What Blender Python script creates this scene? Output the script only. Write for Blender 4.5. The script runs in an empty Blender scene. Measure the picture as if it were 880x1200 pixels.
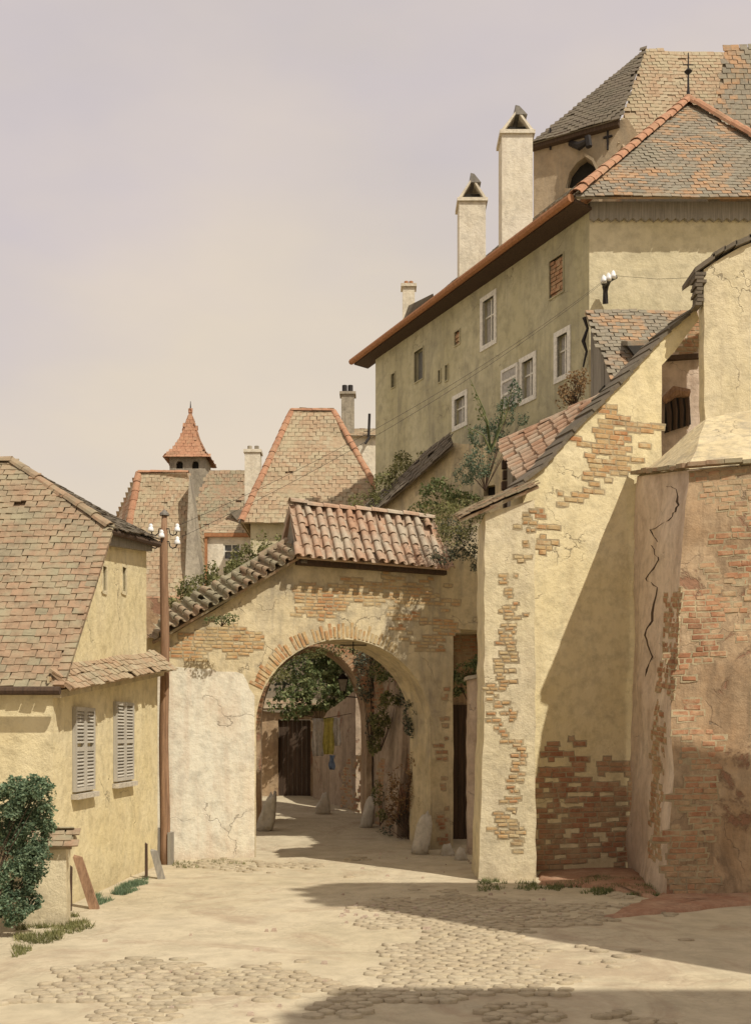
import bpy, bmesh, math, random
from mathutils import Vector, noise
from mathutils.geometry import intersect_point_tri
R = math.radians
random.seed(7)
sc = bpy.context.scene
COL = sc.collection

# ------------------------------------------------------------------ camera
F, HY, CX, CH = 1300.0, 860.0, 440.0, 2.3      # focal length and horizon row in photograph pixels, eye height in metres
cd = bpy.data.cameras.new('camera'); cam = bpy.data.objects.new('camera', cd); COL.objects.link(cam)
cam.location = (0, 0, CH); cam.rotation_euler = (R(90), 0, 0)
cd.sensor_fit = 'VERTICAL'; cd.sensor_height = 24; cd.lens = 24*F/1200; cd.shift_y = (HY-600)/1200
cd.clip_start = .1; cd.clip_end = 4000
sc.camera = cam

# ------------------------------------------------------------------ sky, sun, exposure
SUN = Vector((.94, -1.0, 1.72)).normalized()
w = bpy.data.worlds.new('World'); sc.world = w; w.use_nodes = True
nt = w.node_tree; nt.nodes.clear()
def wn(t, **k):
    n = nt.nodes.new(t)
    for a, b in k.items(): setattr(n, a, b)
    return n
out = wn('ShaderNodeOutputWorld'); bg = wn('ShaderNodeBackground'); bg.inputs[1].default_value = .1
sky = wn('ShaderNodeTexSky', sky_type='NISHITA', sun_disc=False)
sky.sun_elevation = math.asin(SUN.z); sky.sun_rotation = math.atan2(SUN.x, SUN.y)
sky.dust_density = 4; sky.air_density = 1; sky.ozone_density = 2
tc = wn('ShaderNodeTexCoord')
mp = wn('ShaderNodeMapping'); mp.inputs['Scale'].default_value = (1.0, 1.0, 2.2)
n1 = wn('ShaderNodeTexNoise'); n1.inputs['Scale'].default_value = 1.2; n1.inputs['Detail'].default_value = 5; n1.inputs['Roughness'].default_value = .5
n2 = wn('ShaderNodeTexNoise'); n2.inputs['Scale'].default_value = 3.0; n2.inputs['Detail'].default_value = 7
nt.links.new(tc.outputs['Generated'], mp.inputs[0]); nt.links.new(mp.outputs[0], n1.inputs['Vector']); nt.links.new(mp.outputs[0], n2.inputs['Vector'])
r1 = wn('ShaderNodeValToRGB'); r1.color_ramp.elements[0].position = .40; r1.color_ramp.elements[1].position = .60
r1.color_ramp.elements[0].color = (5.0, 4.48, 4.62, 1); r1.color_ramp.elements[1].color = (6.1, 5.25, 4.25, 1)
nt.links.new(n1.outputs[0], r1.inputs[0])
r2 = wn('ShaderNodeValToRGB'); r2.color_ramp.elements[0].position = .3; r2.color_ramp.elements[1].position = .6
r2.color_ramp.elements[0].color = (.86, .86, .86, 1); r2.color_ramp.elements[1].color = (1, 1, 1, 1)
nt.links.new(n2.outputs[0], r2.inputs[0])
mx = wn('ShaderNodeMix', data_type='RGBA'); nt.links.new(r2.outputs[0], mx.inputs[0])
nt.links.new(sky.outputs[0], mx.inputs[6]); nt.links.new(r1.outputs[0], mx.inputs[7])
nt.links.new(mx.outputs[2], bg.inputs[0]); nt.links.new(bg.outputs[0], out.inputs[0])
sd = bpy.data.lights.new('sun', 'SUN'); sd.energy = 3.4; sd.angle = R(.6); sd.color = (1, .94, .83)
so = bpy.data.objects.new('sun', sd); COL.objects.link(so); so.location = (20, -20, 40)
so.rotation_euler = SUN.to_track_quat('Z', 'Y').to_euler()
sc.view_settings.view_transform = 'Standard'; sc.view_settings.look = 'None'
sc.view_settings.exposure = 0.36; sc.view_settings.gamma = 1; sc.view_settings.use_curve_mapping = False

# ------------------------------------------------------------------ materials
class NT:
    def __init__(s, name):
        s.m = bpy.data.materials.new(name); s.m.use_nodes = True; s.t = s.m.node_tree; s.t.nodes.clear()
        s.o = s.n('ShaderNodeOutputMaterial'); s.b = s.n('ShaderNodeBsdfPrincipled')
        s.b.inputs['Roughness'].default_value = .92; s.b.inputs['Specular IOR Level'].default_value = .2
        s.l(s.b.outputs[0], s.o.inputs[0]); s.geo = s.n('ShaderNodeNewGeometry'); s.pos = s.geo.outputs['Position']
    def n(s, t, **k):
        n = s.t.nodes.new(t)
        for a, b in k.items(): setattr(n, a, b)
        return n
    def l(s, a, b): s.t.links.new(a, b)
    def noise(s, scale, detail=5, rough=.55, dist=0, vec=None, sc3=None, off=0):
        v = vec or s.pos
        if sc3 or off:
            mp = s.n('ShaderNodeMapping'); mp.inputs['Scale'].default_value = sc3 or (1, 1, 1); mp.inputs['Location'].default_value = (off, off*.7, off*1.3)
            s.l(v, mp.inputs[0]); v = mp.outputs[0]
        n = s.n('ShaderNodeTexNoise'); n.inputs['Scale'].default_value = scale; n.inputs['Detail'].default_value = detail
        n.inputs['Roughness'].default_value = rough; n.inputs['Distortion'].default_value = dist
        s.l(v, n.inputs['Vector']); return n.outputs[0]
    def ramp(s, f, stops, interp='LINEAR'):
        r = s.n('ShaderNodeValToRGB'); cr = r.color_ramp; cr.interpolation = interp
        while len(cr.elements) < len(stops): cr.elements.new(.5)
        for e, (p, c) in zip(cr.elements, stops):
            e.position = p; e.color = (c, c, c, 1) if isinstance(c, (int, float)) else (*c, 1)
        s.l(f, r.inputs[0]); return r.outputs[0]
    def mix(s, f, a, b, mode='MIX'):
        m = s.n('ShaderNodeMix', data_type='RGBA', blend_type=mode)
        for i, v in ((0, f), (6, a), (7, b)):
            if isinstance(v, (int, float)): m.inputs[i].default_value = v if i == 0 else (v, v, v, 1)
            elif isinstance(v, tuple): m.inputs[i].default_value = (*v, 1)
            else: s.l(v, m.inputs[i])
        return m.outputs[2]
    def math(s, op, a, b=0.0):
        m = s.n('ShaderNodeMath', operation=op)
        for i, v in ((0, a), (1, b)):
            if isinstance(v, (int, float)): m.inputs[i].default_value = v
            else: s.l(v, m.inputs[i])
        return m.outputs[0]
    def bump(s, h, strength=.5, dist=.02, prev=None):
        b = s.n('ShaderNodeBump'); b.inputs['Strength'].default_value = strength; b.inputs['Distance'].default_value = dist
        s.l(h, b.inputs['Height'])
        if prev: s.l(prev, b.inputs['Normal'])
        return b.outputs[0]
    def fin(s, col, nrm=None):
        if isinstance(col, tuple): s.b.inputs['Base Color'].default_value = (*col, 1)
        else: s.l(col, s.b.inputs['Base Color'])
        if nrm: s.l(nrm, s.b.inputs['Normal'])
        return s.m

def plaster(name, a, b, stain=(.20, .17, .12), stain_amt=.5, under=None, under_at=.62, off=0, crack=True, scale=1.0):
    m = NT(name)
    c = m.mix(m.ramp(m.noise(.7*scale, 7, .6, .4, off=off), [(.35, 0.), (.65, 1.)]), a, b)
    c = m.mix(m.ramp(m.noise(5*scale, 8, .65, off=off), [(.3, .72), (.62, 1.08)]), (0, 0, 0), c)      # mottling
    st = m.math('MULTIPLY', m.ramp(m.noise(1.3*scale, 6, .65, .8, sc3=(1.6, 1.6, .45), off=off+3), [(.47, 0.), (.72, 1.)]), stain_amt)
    c = m.mix(st, c, stain)
    st2 = m.math('MULTIPLY', m.ramp(m.noise(2.2*scale, 9, .7, .2, off=off+9), [(.55, 0.), (.68, 1.)]), stain_amt*.6)
    c = m.mix(st2, c, tuple(x*.8 for x in stain))
    sk = m.math('MULTIPLY', m.ramp(m.noise(1.0, 7, .7, sc3=(6, 6, .35), off=off+50), [(.52, 0.), (.70, 1.)]), stain_amt*.75)
    c = m.mix(sk, c, stain)
    sp = m.n('ShaderNodeSeparateXYZ'); m.l(m.pos, sp.inputs[0])
    zz = m.math('ADD', sp.outputs[2], m.math('MULTIPLY', m.noise(1.7, 6, .7, off=off+60), 1.3))
    c = m.mix(m.math('MULTIPLY', m.ramp(zz, [(.55, 1.), (1., .0)]), .5), c, tuple(x*.85 for x in stain))
    h = m.noise(9*scale, 9, .7, off=off)
    if under:
        nz = m.noise(.9*scale, 9, .68, .6, off=off+20)
        msk = m.ramp(nz, [(under_at, 0.), (under_at+.03, 1.)])
        rim = m.ramp(nz, [(under_at-.025, 0.), (under_at-.004, 1.)])
        c = m.mix(m.math('MULTIPLY', rim, .35), c, stain)
        c = m.mix(msk, c, m.mix(m.noise(14, 6, .7), under, tuple(x*.6 for x in under)))
        h = m.math('SUBTRACT', h, m.math('MULTIPLY', msk, .9))
    if crack:
        dv = m.n('ShaderNodeVectorMath', operation='ADD'); m.l(m.pos, dv.inputs[0])
        nn = m.n('ShaderNodeTexNoise'); nn.inputs['Scale'].default_value = 2.2; nn.inputs['Detail'].default_value = 6; m.l(m.pos, nn.inputs['Vector'])
        sc_ = m.n('ShaderNodeVectorMath', operation='SCALE'); sc_.inputs['Scale'].default_value = .9; m.l(nn.outputs['Color'], sc_.inputs[0]); m.l(sc_.outputs[0], dv.inputs[1])
        v = m.n('ShaderNodeTexVoronoi', feature='DISTANCE_TO_EDGE'); v.inputs['Scale'].default_value = .75; m.l(dv.outputs[0], v.inputs['Vector'])
        cr = m.math('MULTIPLY', m.ramp(v.outputs['Distance'], [(.0, 1.), (.008, 0.)]), m.ramp(m.noise(.9, 3, off=off+40), [(.53, 0.), (.60, 1.)]))
        c = m.mix(m.math('MULTIPLY', cr, .6), c, (.14, .11, .08))
        h = m.math('SUBTRACT', h, m.math('MULTIPLY', cr, .8))
    fine = m.noise(70, 6, .7)
    nr = m.bump(h, .55, .05); nr = m.bump(fine, .35, .006, nr)
    return m.fin(c, nr)

def tiles(name, cols, lichen=(.30, .28, .18), lich=.45, sc_=2.0):
    m = NT(name)
    rnd = m.geo.outputs['Random Per Island']
    big = m.noise(.8, 5, .6, .5)
    f = m.math('ADD', m.math('MULTIPLY', rnd, .36), m.math('MULTIPLY', m.ramp(big, [(.3, 0.), (.7, 1.)]), .64))
    c = m.ramp(f, [(i/(len(cols)-1), x) for i, x in enumerate(cols)])
    c = m.mix(m.ramp(m.noise(9, 7, .7), [(.35, .72), (.65, 1.12)]), (0, 0, 0), c)
    c = m.mix(m.math('MULTIPLY', m.ramp(m.noise(sc_, 9, .72, .4), [(.48, 0.), (.62, 1.)]), lich), c, lichen)
    c = m.mix(m.math('MULTIPLY', m.ramp(m.noise(.9, 8, .7, .5, off=5), [(.52, 0.), (.68, 1.)]), .45), c, tuple(x*.45 for x in lichen))
    c = m.mix(m.math('MULTIPLY', m.ramp(m.noise(26, 4, .7), [(.6, 0.), (.68, 1.)]), .5), c, tuple(x*.4 for x in lichen))
    return m.fin(c, m.bump(m.noise(30, 7, .7), .5, .012))

def leaves(name, a, b, c_):
    m = NT(name)
    c = m.ramp(m.geo.outputs['Random Per Island'], [(0, a), (.55, b), (1, c_)])
    c = m.mix(m.ramp(m.noise(2.0, 4), [(.4, .75), (.65, 1.15)]), (0, 0, 0), c)
    m.fin(c); m.b.inputs['Roughness'].default_value = .6
    tr = m.n('ShaderNodeBsdfTranslucent'); m.l(c, tr.inputs[0]); ms = m.n('ShaderNodeMixShader'); ms.inputs[0].default_value = .3
    m.l(m.b.outputs[0], ms.inputs[1]); m.l(tr.outputs[0], ms.inputs[2]); m.l(ms.outputs[0], m.o.inputs[0])
    return m.m

def wood(name, a, b, vert=True):
    m = NT(name)
    s3 = (14, 14, .9) if vert else (1.2, 1.2, 16)
    c = m.mix(m.ramp(m.noise(1.6, 8, .7, sc3=s3), [(.3, 0.), (.7, 1.)]), a, b)
    c = m.mix(m.ramp(m.geo.outputs['Random Per Island'], [(0, .75), (1, 1.1)]), (0, 0, 0), c)
    return m.fin(c, m.bump(m.noise(2.2, 8, .7, sc3=s3), .5, .01))

def plain(name, a, rough=.7, metal=0.):
    m = NT(name); c = m.mix(m.ramp(m.noise(12, 6, .7), [(.35, .7), (.65, 1.1)]), (0, 0, 0), a)
    m.b.inputs['Roughness'].default_value = rough; m.b.inputs['Metallic'].default_value = metal
    return m.fin(c, m.bump(m.noise(40, 4), .25, .004))

M = {}
M['mortar'] = plaster('lime_mortar', (.44, .36, .22), (.36, .29, .18), (.22, .17, .11), .5, None, 0, 3, crack=False)
M['yellow'] = plaster('yellow_limewash', (.68, .575, .33), (.72, .625, .40), (.50, .40, .23), .28, (.38, .29, .17), .70, 1)
M['yellow_pale'] = plaster('pale_yellow_limewash', (.65, .56, .35), (.69, .60, .41), (.38, .31, .21), .40, (.40, .28, .17), .73, 13)
M['ochre'] = plaster('ochre_plaster', (.54, .44, .26), (.66, .56, .36), (.27, .235, .18), .8, (.42, .28, .165), .66, 5)
M['white'] = plaster('whitewash', (.72, .66, .51), (.68, .64, .52), (.50, .35, .24), .42, (.42, .27, .18), .70, 23)
M['pink'] = plaster('pinkish_grey_plaster', (.58, .45, .34), (.70, .58, .46), (.32, .23, .165), .55, (.40, .24, .16), .66, 31)
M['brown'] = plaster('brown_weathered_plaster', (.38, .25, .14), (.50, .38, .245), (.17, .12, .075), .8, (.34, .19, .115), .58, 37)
M['olive'] = plaster('olive_grey_plaster', (.44, .40, .245), (.52, .48, .32), (.26, .24, .175), .65, (.34, .29, .18), .74, 43, scale=.7)
M['cream'] = plaster('cream_plaster', (.57, .50, .31), (.60, .53, .36), (.40, .35, .23), .4, None, 0, 47, scale=.7, crack=False)
M['church'] = plaster('church_stone_render', (.36, .27, .17), (.42, .33, .22), (.22, .19, .14), .6, (.38, .20, .10), .62, 53, scale=.5, crack=False)
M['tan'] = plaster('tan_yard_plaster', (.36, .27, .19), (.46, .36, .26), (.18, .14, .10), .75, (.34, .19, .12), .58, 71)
M['chim'] = plaster('chimney_whitewash', (.68, .62, .50), (.65, .58, .44), (.40, .33, .25), .42, None, 0, 59, crack=False)
M['grey'] = plaster('grey_weathered_plaster', (.30, .26, .20), (.40, .35, .26), (.13, .11, .08), .8, None, 0, 61)
M['stone'] = plaster('pale_guard_stone', (.52, .47, .38), (.60, .54, .44), (.28, .24, .18), .55, None, 0, 67, crack=False, scale=2)
M['brick'] = tiles('old_brick', [(.22, .10, .055), (.34, .16, .085), (.41, .22, .12), (.41, .28, .16), (.27, .16, .10)], (.45, .36, .22), .6, 4)
M['brick_pale'] = tiles('faded_brick', [(.30, .15, .07), (.44, .22, .10), (.50, .32, .15), (.50, .38, .20), (.32, .20, .11)], (.54, .45, .27), .75, 5)
M['tile_red'] = tiles('red_clay_tile', [(.25, .165, .115), (.36, .21, .13), (.41, .27, .18), (.42, .35, .26), (.31, .245, .18)], (.40, .35, .26), .5)
M['tile_old'] = tiles('lichened_clay_tile', [(.21, .18, .12), (.27, .225, .15), (.33, .215, .135), (.28, .245, .16), (.23, .195, .13)], (.32, .285, .185), .6, 1.6)
M['tile_grey'] = tiles('grey_clay_tile', [(.19, .16, .115), (.26, .22, .16), (.24, .21, .16), (.40, .24, .13), (.30, .26, .19)], (.26, .24, .17), .4, 1.2)
M['tile_pale'] = tiles('pale_clay_tile', [(.34, .28, .18), (.39, .32, .205), (.37, .25, .155), (.40, .33, .22), (.35, .28, .18)], (.40, .35, .23), .5, .7)
M['tile_dark'] = tiles('dark_slate_tile', [(.10, .085, .06), (.16, .13, .095), (.12, .10, .075)], (.20, .18, .12), .3)
M['tile_orange'] = tiles('orange_clay_tile', [(.34, .17, .10), (.42, .22, .13), (.38, .24, .15)], (.33, .24, .14), .3)
M['wood'] = wood('weathered_wood', (.12, .065, .038), (.38, .235, .14))
M['wood_dark'] = wood('dark_wood', (.05, .035, .025), (.11, .07, .045))
M['wood_grey'] = wood('silvered_wood', (.19, .17, .14), (.34, .31, .255))
M['shutter'] = wood('painted_shutter', (.40, .37, .31), (.52, .48, .40))
M['frame'] = plain('white_painted_frame', (.72, .69, .60), .6)
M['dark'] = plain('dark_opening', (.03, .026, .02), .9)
M['glass'] = plain('old_window_glass', (.16, .16, .15), .15)
M['curtain'] = plain('pale_curtain', (.42, .40, .36), .8)
M['iron'] = plain('black_iron', (.035, .03, .028), .5, .3)
M['zinc'] = plain('dull_zinc', (.20, .18, .15), .5, .3)
M['porcelain'] = plain('white_porcelain', (.82, .82, .80), .2)
M['terracotta'] = plain('terracotta_gutter', (.36, .17, .08), .8)
M['leaf_blue'] = leaves('bluish_ivy_leaf', (.06, .095, .062), (.14, .195, .125), (.27, .31, .19))
M['leaf_mid'] = leaves('mid_green_ivy_leaf', (.08, .13, .075), (.17, .24, .14), (.28, .35, .21))
M['leaf_olive'] = leaves('olive_leaf', (.10, .11, .04), (.22, .22, .085), (.34, .32, .14))
M['leaf_green'] = leaves('green_leaf', (.07, .10, .035), (.17, .20, .08), (.30, .31, .14))
M['leaf_dark'] = leaves('dark_leaf', (.05, .06, .045), (.13, .145, .10), (.32, .32, .21))
M['leaf_dry'] = leaves('dry_leaf', (.16, .09, .04), (.28, .17, .08), (.36, .26, .13))
M['cloth_y'] = plain('yellow_cloth', (.62, .56, .16), .8); M['cloth_w'] = plain('white_cloth', (.70, .67, .62), .8); M['cloth_b'] = plain('blue_cloth', (.25, .33, .48), .8)

def ground_mat():
    m = NT('sandy_street_ground')
    c = m.mix(m.ramp(m.noise(.45, 8, .6, .6), [(.35, 0.), (.65, 1.)]), (.47, .40, .27), (.53, .455, .32))
    c = m.mix(m.ramp(m.noise(2.6, 9, .7, .3), [(.3, .74), (.65, 1.06)]), (0, 0, 0), c)
    c = m.mix(m.math('MULTIPLY', m.ramp(m.noise(.8, 8, .7, 1.2, off=7), [(.52, 0.), (.64, 1.)]), .45), c, (.30, .21, .14))
    # cobbles that show through the sand in patches
    dv = m.n('ShaderNodeVectorMath', operation='ADD'); m.l(m.pos, dv.inputs[0])
    nn = m.n('ShaderNodeTexNoise'); nn.inputs['Scale'].default_value = 3; m.l(m.pos, nn.inputs['Vector'])
    s_ = m.n('ShaderNodeVectorMath', operation='SCALE'); s_.inputs['Scale'].default_value = .16; m.l(nn.outputs['Color'], s_.inputs[0]); m.l(s_.outputs[0], dv.inputs[1])
    v = m.n('ShaderNodeTexVoronoi', feature='DISTANCE_TO_EDGE'); v.inputs['Scale'].default_value = 6.2; m.l(dv.outputs[0], v.inputs['Vector'])
    show = m.ramp(m.noise(.6, 6, .65, .4, off=17), [(.46, .08), (.60, 1.)])
    gap = m.ramp(v.outputs['Distance'], [(.0, 1.), (.09, 0.)])
    g2 = m.math('MULTIPLY', gap, show)
    c = m.mix(m.math('MULTIPLY', g2, .25), c, (.22, .165, .11))
    dome = m.math('MULTIPLY', m.ramp(v.outputs['Distance'], [(.0, 0.), (.28, 1.)]), show)
    nr = m.bump(dome, .35, .02); nr = m.bump(m.noise(7, 9, .72), .5, .03, nr); nr = m.bump(m.noise(60, 5, .7), .4, .006, nr)
    return m.fin(c, nr)
M['ground'] = ground_mat()
def earth_mat():
    m = NT('reddish_earth')
    c = m.mix(m.ramp(m.noise(2, 7, .65), [(.35, 0.), (.65, 1.)]), (.34, .175, .105), (.44, .29, .19))
    c = m.mix(m.ramp(m.noise(14, 7, .7), [(.3, .7), (.65, 1.05)]), (0, 0, 0), c)
    return m.fin(c, m.bump(m.noise(20, 8, .7), .8, .03))
M['earth'] = earth_mat()

# ------------------------------------------------------------------ object helpers
def root_off(p):
    v = Vector((0, 0, 0))
    while p: v += p.location; p = p.parent
    return v
def thing(name, label, cat, loc=(0, 0, 0), group=None):
    o = bpy.data.objects.new(name, None); COL.objects.link(o); o.location = loc; o.empty_display_size = .3
    o['label'] = label; o['category'] = cat; o['kind'] = 'thing'
    if group: o['group'] = group
    return o
def tag(o, label=None, cat=None, group=None, kind=None):
    for k, v in (('label', label), ('category', cat), ('group', group), ('kind', kind)):
        if v: o[k] = v
    return o
class MB:
    def __init__(s): s.v = []; s.f = []; s.mi = []; s.cur = 0; s.segs = []
    def add(s, vs, fs):
        o = len(s.v); s.v += [tuple(v) for v in vs]
        for f in fs: s.f.append(tuple(i+o for i in f)); s.mi.append(s.cur)
    def hexa(s, p):   # 4 bottom + 4 top corners
        s.add(p, [(3, 2, 1, 0), (4, 5, 6, 7), (0, 1, 5, 4), (1, 2, 6, 5), (2, 3, 7, 6), (3, 0, 4, 7)])
    def box(s, o, a, b, c):     # corner + three edge vectors
        o, a, b, c = map(Vector, (o, a, b, c))
        s.hexa([o, o+a, o+a+b, o+b, o+c, o+a+c, o+a+b+c, o+b+c])
    def cbox(s, x0, x1, y0, y1, z0, z1): s.box((x0, y0, z0), (x1-x0, 0, 0), (0, y1-y0, 0), (0, 0, z1-z0))
    def tube(s, pts, r, k=8, cap=True):
        pts = [Vector(p) for p in pts]; rs = r if isinstance(r, (list, tuple)) else [r]*len(pts)
        o = len(s.v); up = None
        for i, p in enumerate(pts):
            t = (pts[min(i+1, len(pts)-1)]-pts[max(i-1, 0)]).normalized()
            a = t.cross(Vector((0, 0, 1)) if abs(t.z) < .95 else Vector((1, 0, 0))).normalized()
            if up and a.dot(up) < 0: a = -a
            up = a; b = t.cross(a)
            for j in range(k):
                q = 2*math.pi*j/k; s.v.append(tuple(p+(a*math.cos(q)+b*math.sin(q))*rs[i]))
        for i in range(len(pts)-1):
            for j in range(k):
                j2 = (j+1) % k; s.f.append((o+i*k+j, o+i*k+j2, o+(i+1)*k+j2, o+(i+1)*k+j)); s.mi.append(s.cur)
        if cap:
            s.f.append(tuple(o+j for j in range(k))[::-1]); s.mi.append(s.cur)
            s.f.append(tuple(o+(len(pts)-1)*k+j for j in range(k))); s.mi.append(s.cur)
    def build(s, name, mat, parent=None, smooth=False):
        if s.segs:      # bared-brick patches: each patch is a part of its own
            o = None; ends = s.segs[1:]+[(len(s.v), len(s.f))]
            for (v0, f0), (v1, f1) in zip(s.segs, ends):
                if f1 == f0: continue
                q = MB(); q.v = s.v[v0:v1]; q.f = [tuple(i-v0 for i in f) for f in s.f[f0:f1]]; q.mi = s.mi[f0:f1]
                o = q.build(name, [mat, M['mortar']], parent, smooth)
            return o
        me = bpy.data.meshes.new(name); off = root_off(parent) if parent else Vector((0, 0, 0))
        me.from_pydata([(v[0]-off.x, v[1]-off.y, v[2]-off.z) for v in s.v], [], s.f)
        for mt in (mat if isinstance(mat, list) else [mat]): me.materials.append(mt)
        if isinstance(mat, list): me.polygons.foreach_set('material_index', s.mi)
        if smooth: me.polygons.foreach_set('use_smooth', [True]*len(me.polygons))
        bm = bmesh.new(); bm.from_mesh(me); bmesh.ops.recalc_face_normals(bm, faces=bm.faces); bm.to_mesh(me); bm.free()
        me.update(); o = bpy.data.objects.new(name, me); COL.objects.link(o)
        if parent: o.parent = parent
        return o
def P(px, py, Y): return Vector(((px-CX)/F*Y, Y, CH+(HY-py)/F*Y))
class Fr:   # an upright wall plane; s runs to the right along it, d goes back into it
    def __init__(s, A, B):
        s.A = Vector(A); s.u = (Vector(B)-s.A).normalized(); s.n = Vector((-s.u.y, s.u.x))
    def sz(s, px, py, d=0):
        A = s.A+s.n*d; rx = (px-CX)/F
        # A + u s = k (rx, 1)
        det = s.u.x*1-rx*s.u.y
        q = (rx*A.y-A.x)/det; k = A.y+s.u.y*q
        return (q, CH+(HY-py)/F*k)
    def p(s, q, z, d=0): v = s.A+s.u*q+s.n*d; return Vector((v.x, v.y, z))
    def px(s, px, py, d=0): q, z = s.sz(px, py, d); return s.p(q, z, d)
    def poly(s, pts): return [s.sz(*p) for p in pts]
def rough(poly, step=.25, amp=.02, closed=True, skip=()):
    out = []; n = len(poly)
    for i in range(n if closed else n-1):
        a = Vector(poly[i]); b = Vector(poly[(i+1) % n]); out.append(tuple(a))
        L = (b-a).length; k = int(L/step)
        if i in skip: continue
        nn = Vector((-(b-a).y, (b-a).x)).normalized() if L > 0 else Vector((0, 0))
        for j in range(1, k):
            out.append(tuple(a+(b-a)*((j+random.uniform(-.2, .2))/k)+nn*random.uniform(-amp, amp)))
    if not closed: out.append(poly[-1])
    return out
def prism(mb, fr, outer, holes=(), d0=0, d1=.4):
    bm = bmesh.new(); edges = []
    for lp in [outer]+list(holes):
        vs = [bm.verts.new((q, 0, z)) for q, z in lp]
        edges += [bm.edges.new((vs[i], vs[(i+1) % len(vs)])) for i in range(len(vs))]
    bmesh.ops.triangle_fill(bm, edges=edges, use_beauty=True)
    bm.faces.ensure_lookup_table()
    r = bmesh.ops.extrude_face_region(bm, geom=list(bm.faces))
    for e in r['geom']:
        if isinstance(e, bmesh.types.BMVert): e.co.y = d1-d0
    bmesh.ops.recalc_face_normals(bm, faces=bm.faces)
    bm.verts.index_update()
    mb.add([fr.p(v.co.x, v.co.z, v.co.y+d0) for v in bm.verts], [tuple(v.index for v in f.verts) for f in bm.faces]); bm.free()
def inpoly(x, y, poly):
    c = False; n = len(poly)
    for i in range(n):
        x1, y1 = poly[i]; x2, y2 = poly[(i+1) % n]
        if (y1 > y) != (y2 > y) and x < (x2-x1)*(y-y1)/(y2-y1)+x1: c = not c
    return c
def bricks(mb, fr, polypx, prob=.8, bw=.25, bh=.075, ragged=.5, proud=.012, seed=0, d=0, keep=None):
    """individual bricks bared where the render has fallen off, inside a ragged outline"""
    mb.segs.append((len(mb.v), len(mb.f))); prob = min(.97, prob*1.2+.06)
    poly = fr.poly(polypx); xs = [p[0] for p in poly]; zs = [p[1] for p in poly]
    z = min(zs)-bh; row = 0
    while z < max(zs)+bh:
        q = min(xs)-bw*(1+.5*(row % 2))
        while q < max(xs)+bw:
            L = bw*random.choice((.45, .6, .8, .9, 1., 1., 1.))
            cx, cz = q+L/2, z+bh/2
            nx = noise.noise(Vector((cx*1.7+seed, cz*2.3, seed)))*ragged+random.uniform(-.09, .09); nz = noise.noise(Vector((cx*1.9, cz*2.1+seed, 9)))*ragged
            if inpoly(cx+nx, cz+nz, poly) and random.random() < prob and (keep is None or keep(cx, cz)):
                pr = min(proud, .010)*random.uniform(.2, 1.)+.003; t = random.uniform(-.004, .004); g = .012
                a0, a1, b0, b1 = q+g*random.random(), q+L-g*random.random(), z+g*.6*random.random()+t, z+bh-g*(.4+.5*random.random())+t
                dz = random.uniform(-.007, .007)
                jj = lambda: random.uniform(-.007, .007)
                c = [(a0+jj(), b0+jj()), (a1+jj(), b0+dz+jj()), (a1+jj(), b1+dz+jj()), (a0+jj(), b1+jj())]
                ci = [(a0+.008, b0+.006), (a1-.008, b0+dz+.006), (a1-.008, b1+dz-.006), (a0+.008, b1-.006)]
                o_ = len(mb.v); mb.v += [tuple(fr.p(x, y, d-pr)) for x, y in ci]+[tuple(fr.p(x, y, d-pr*.35)) for x, y in c]+[tuple(fr.p(x, y, d+.03)) for x, y in c]
                for f_ in [(0, 1, 2, 3)]+[(k, (k+1) % 4, 4+(k+1) % 4, 4+k) for k in range(4)]+[(4+k, 4+(k+1) % 4, 8+(k+1) % 4, 8+k) for k in range(4)]+[(11, 10, 9, 8)]:
                    mb.f.append(tuple(i+o_ for i in f_)); mb.mi.append(0)
                m_ = .02; e = random.uniform(.0015, .0042); mj = lambda: random.uniform(-.012, .016)
                cm = [(a0-m_+mj(), b0-m_+mj()), ((a0+a1)/2, b0-m_-.004+mj()), (a1+m_+mj(), b0-m_+mj()), (a1+m_+mj(), b1+m_+mj()), ((a0+a1)/2, b1+m_+mj()), (a0-m_+mj(), b1+m_+mj())]
                o_ = len(mb.v); mb.v += [tuple(fr.p(x, y, d-e)) for x, y in cm]+[tuple(fr.p(x, y, d+.02)) for x, y in cm]
                for f_ in [(0, 1, 2, 3, 4, 5)]+[(k, (k+1) % 6, 6+(k+1) % 6, 6+k) for k in range(6)]:
                    mb.f.append(tuple(i+o_ for i in f_)); mb.mi.append(1)
            q += L+.006
        z += bh+.006; row += 1

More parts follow.
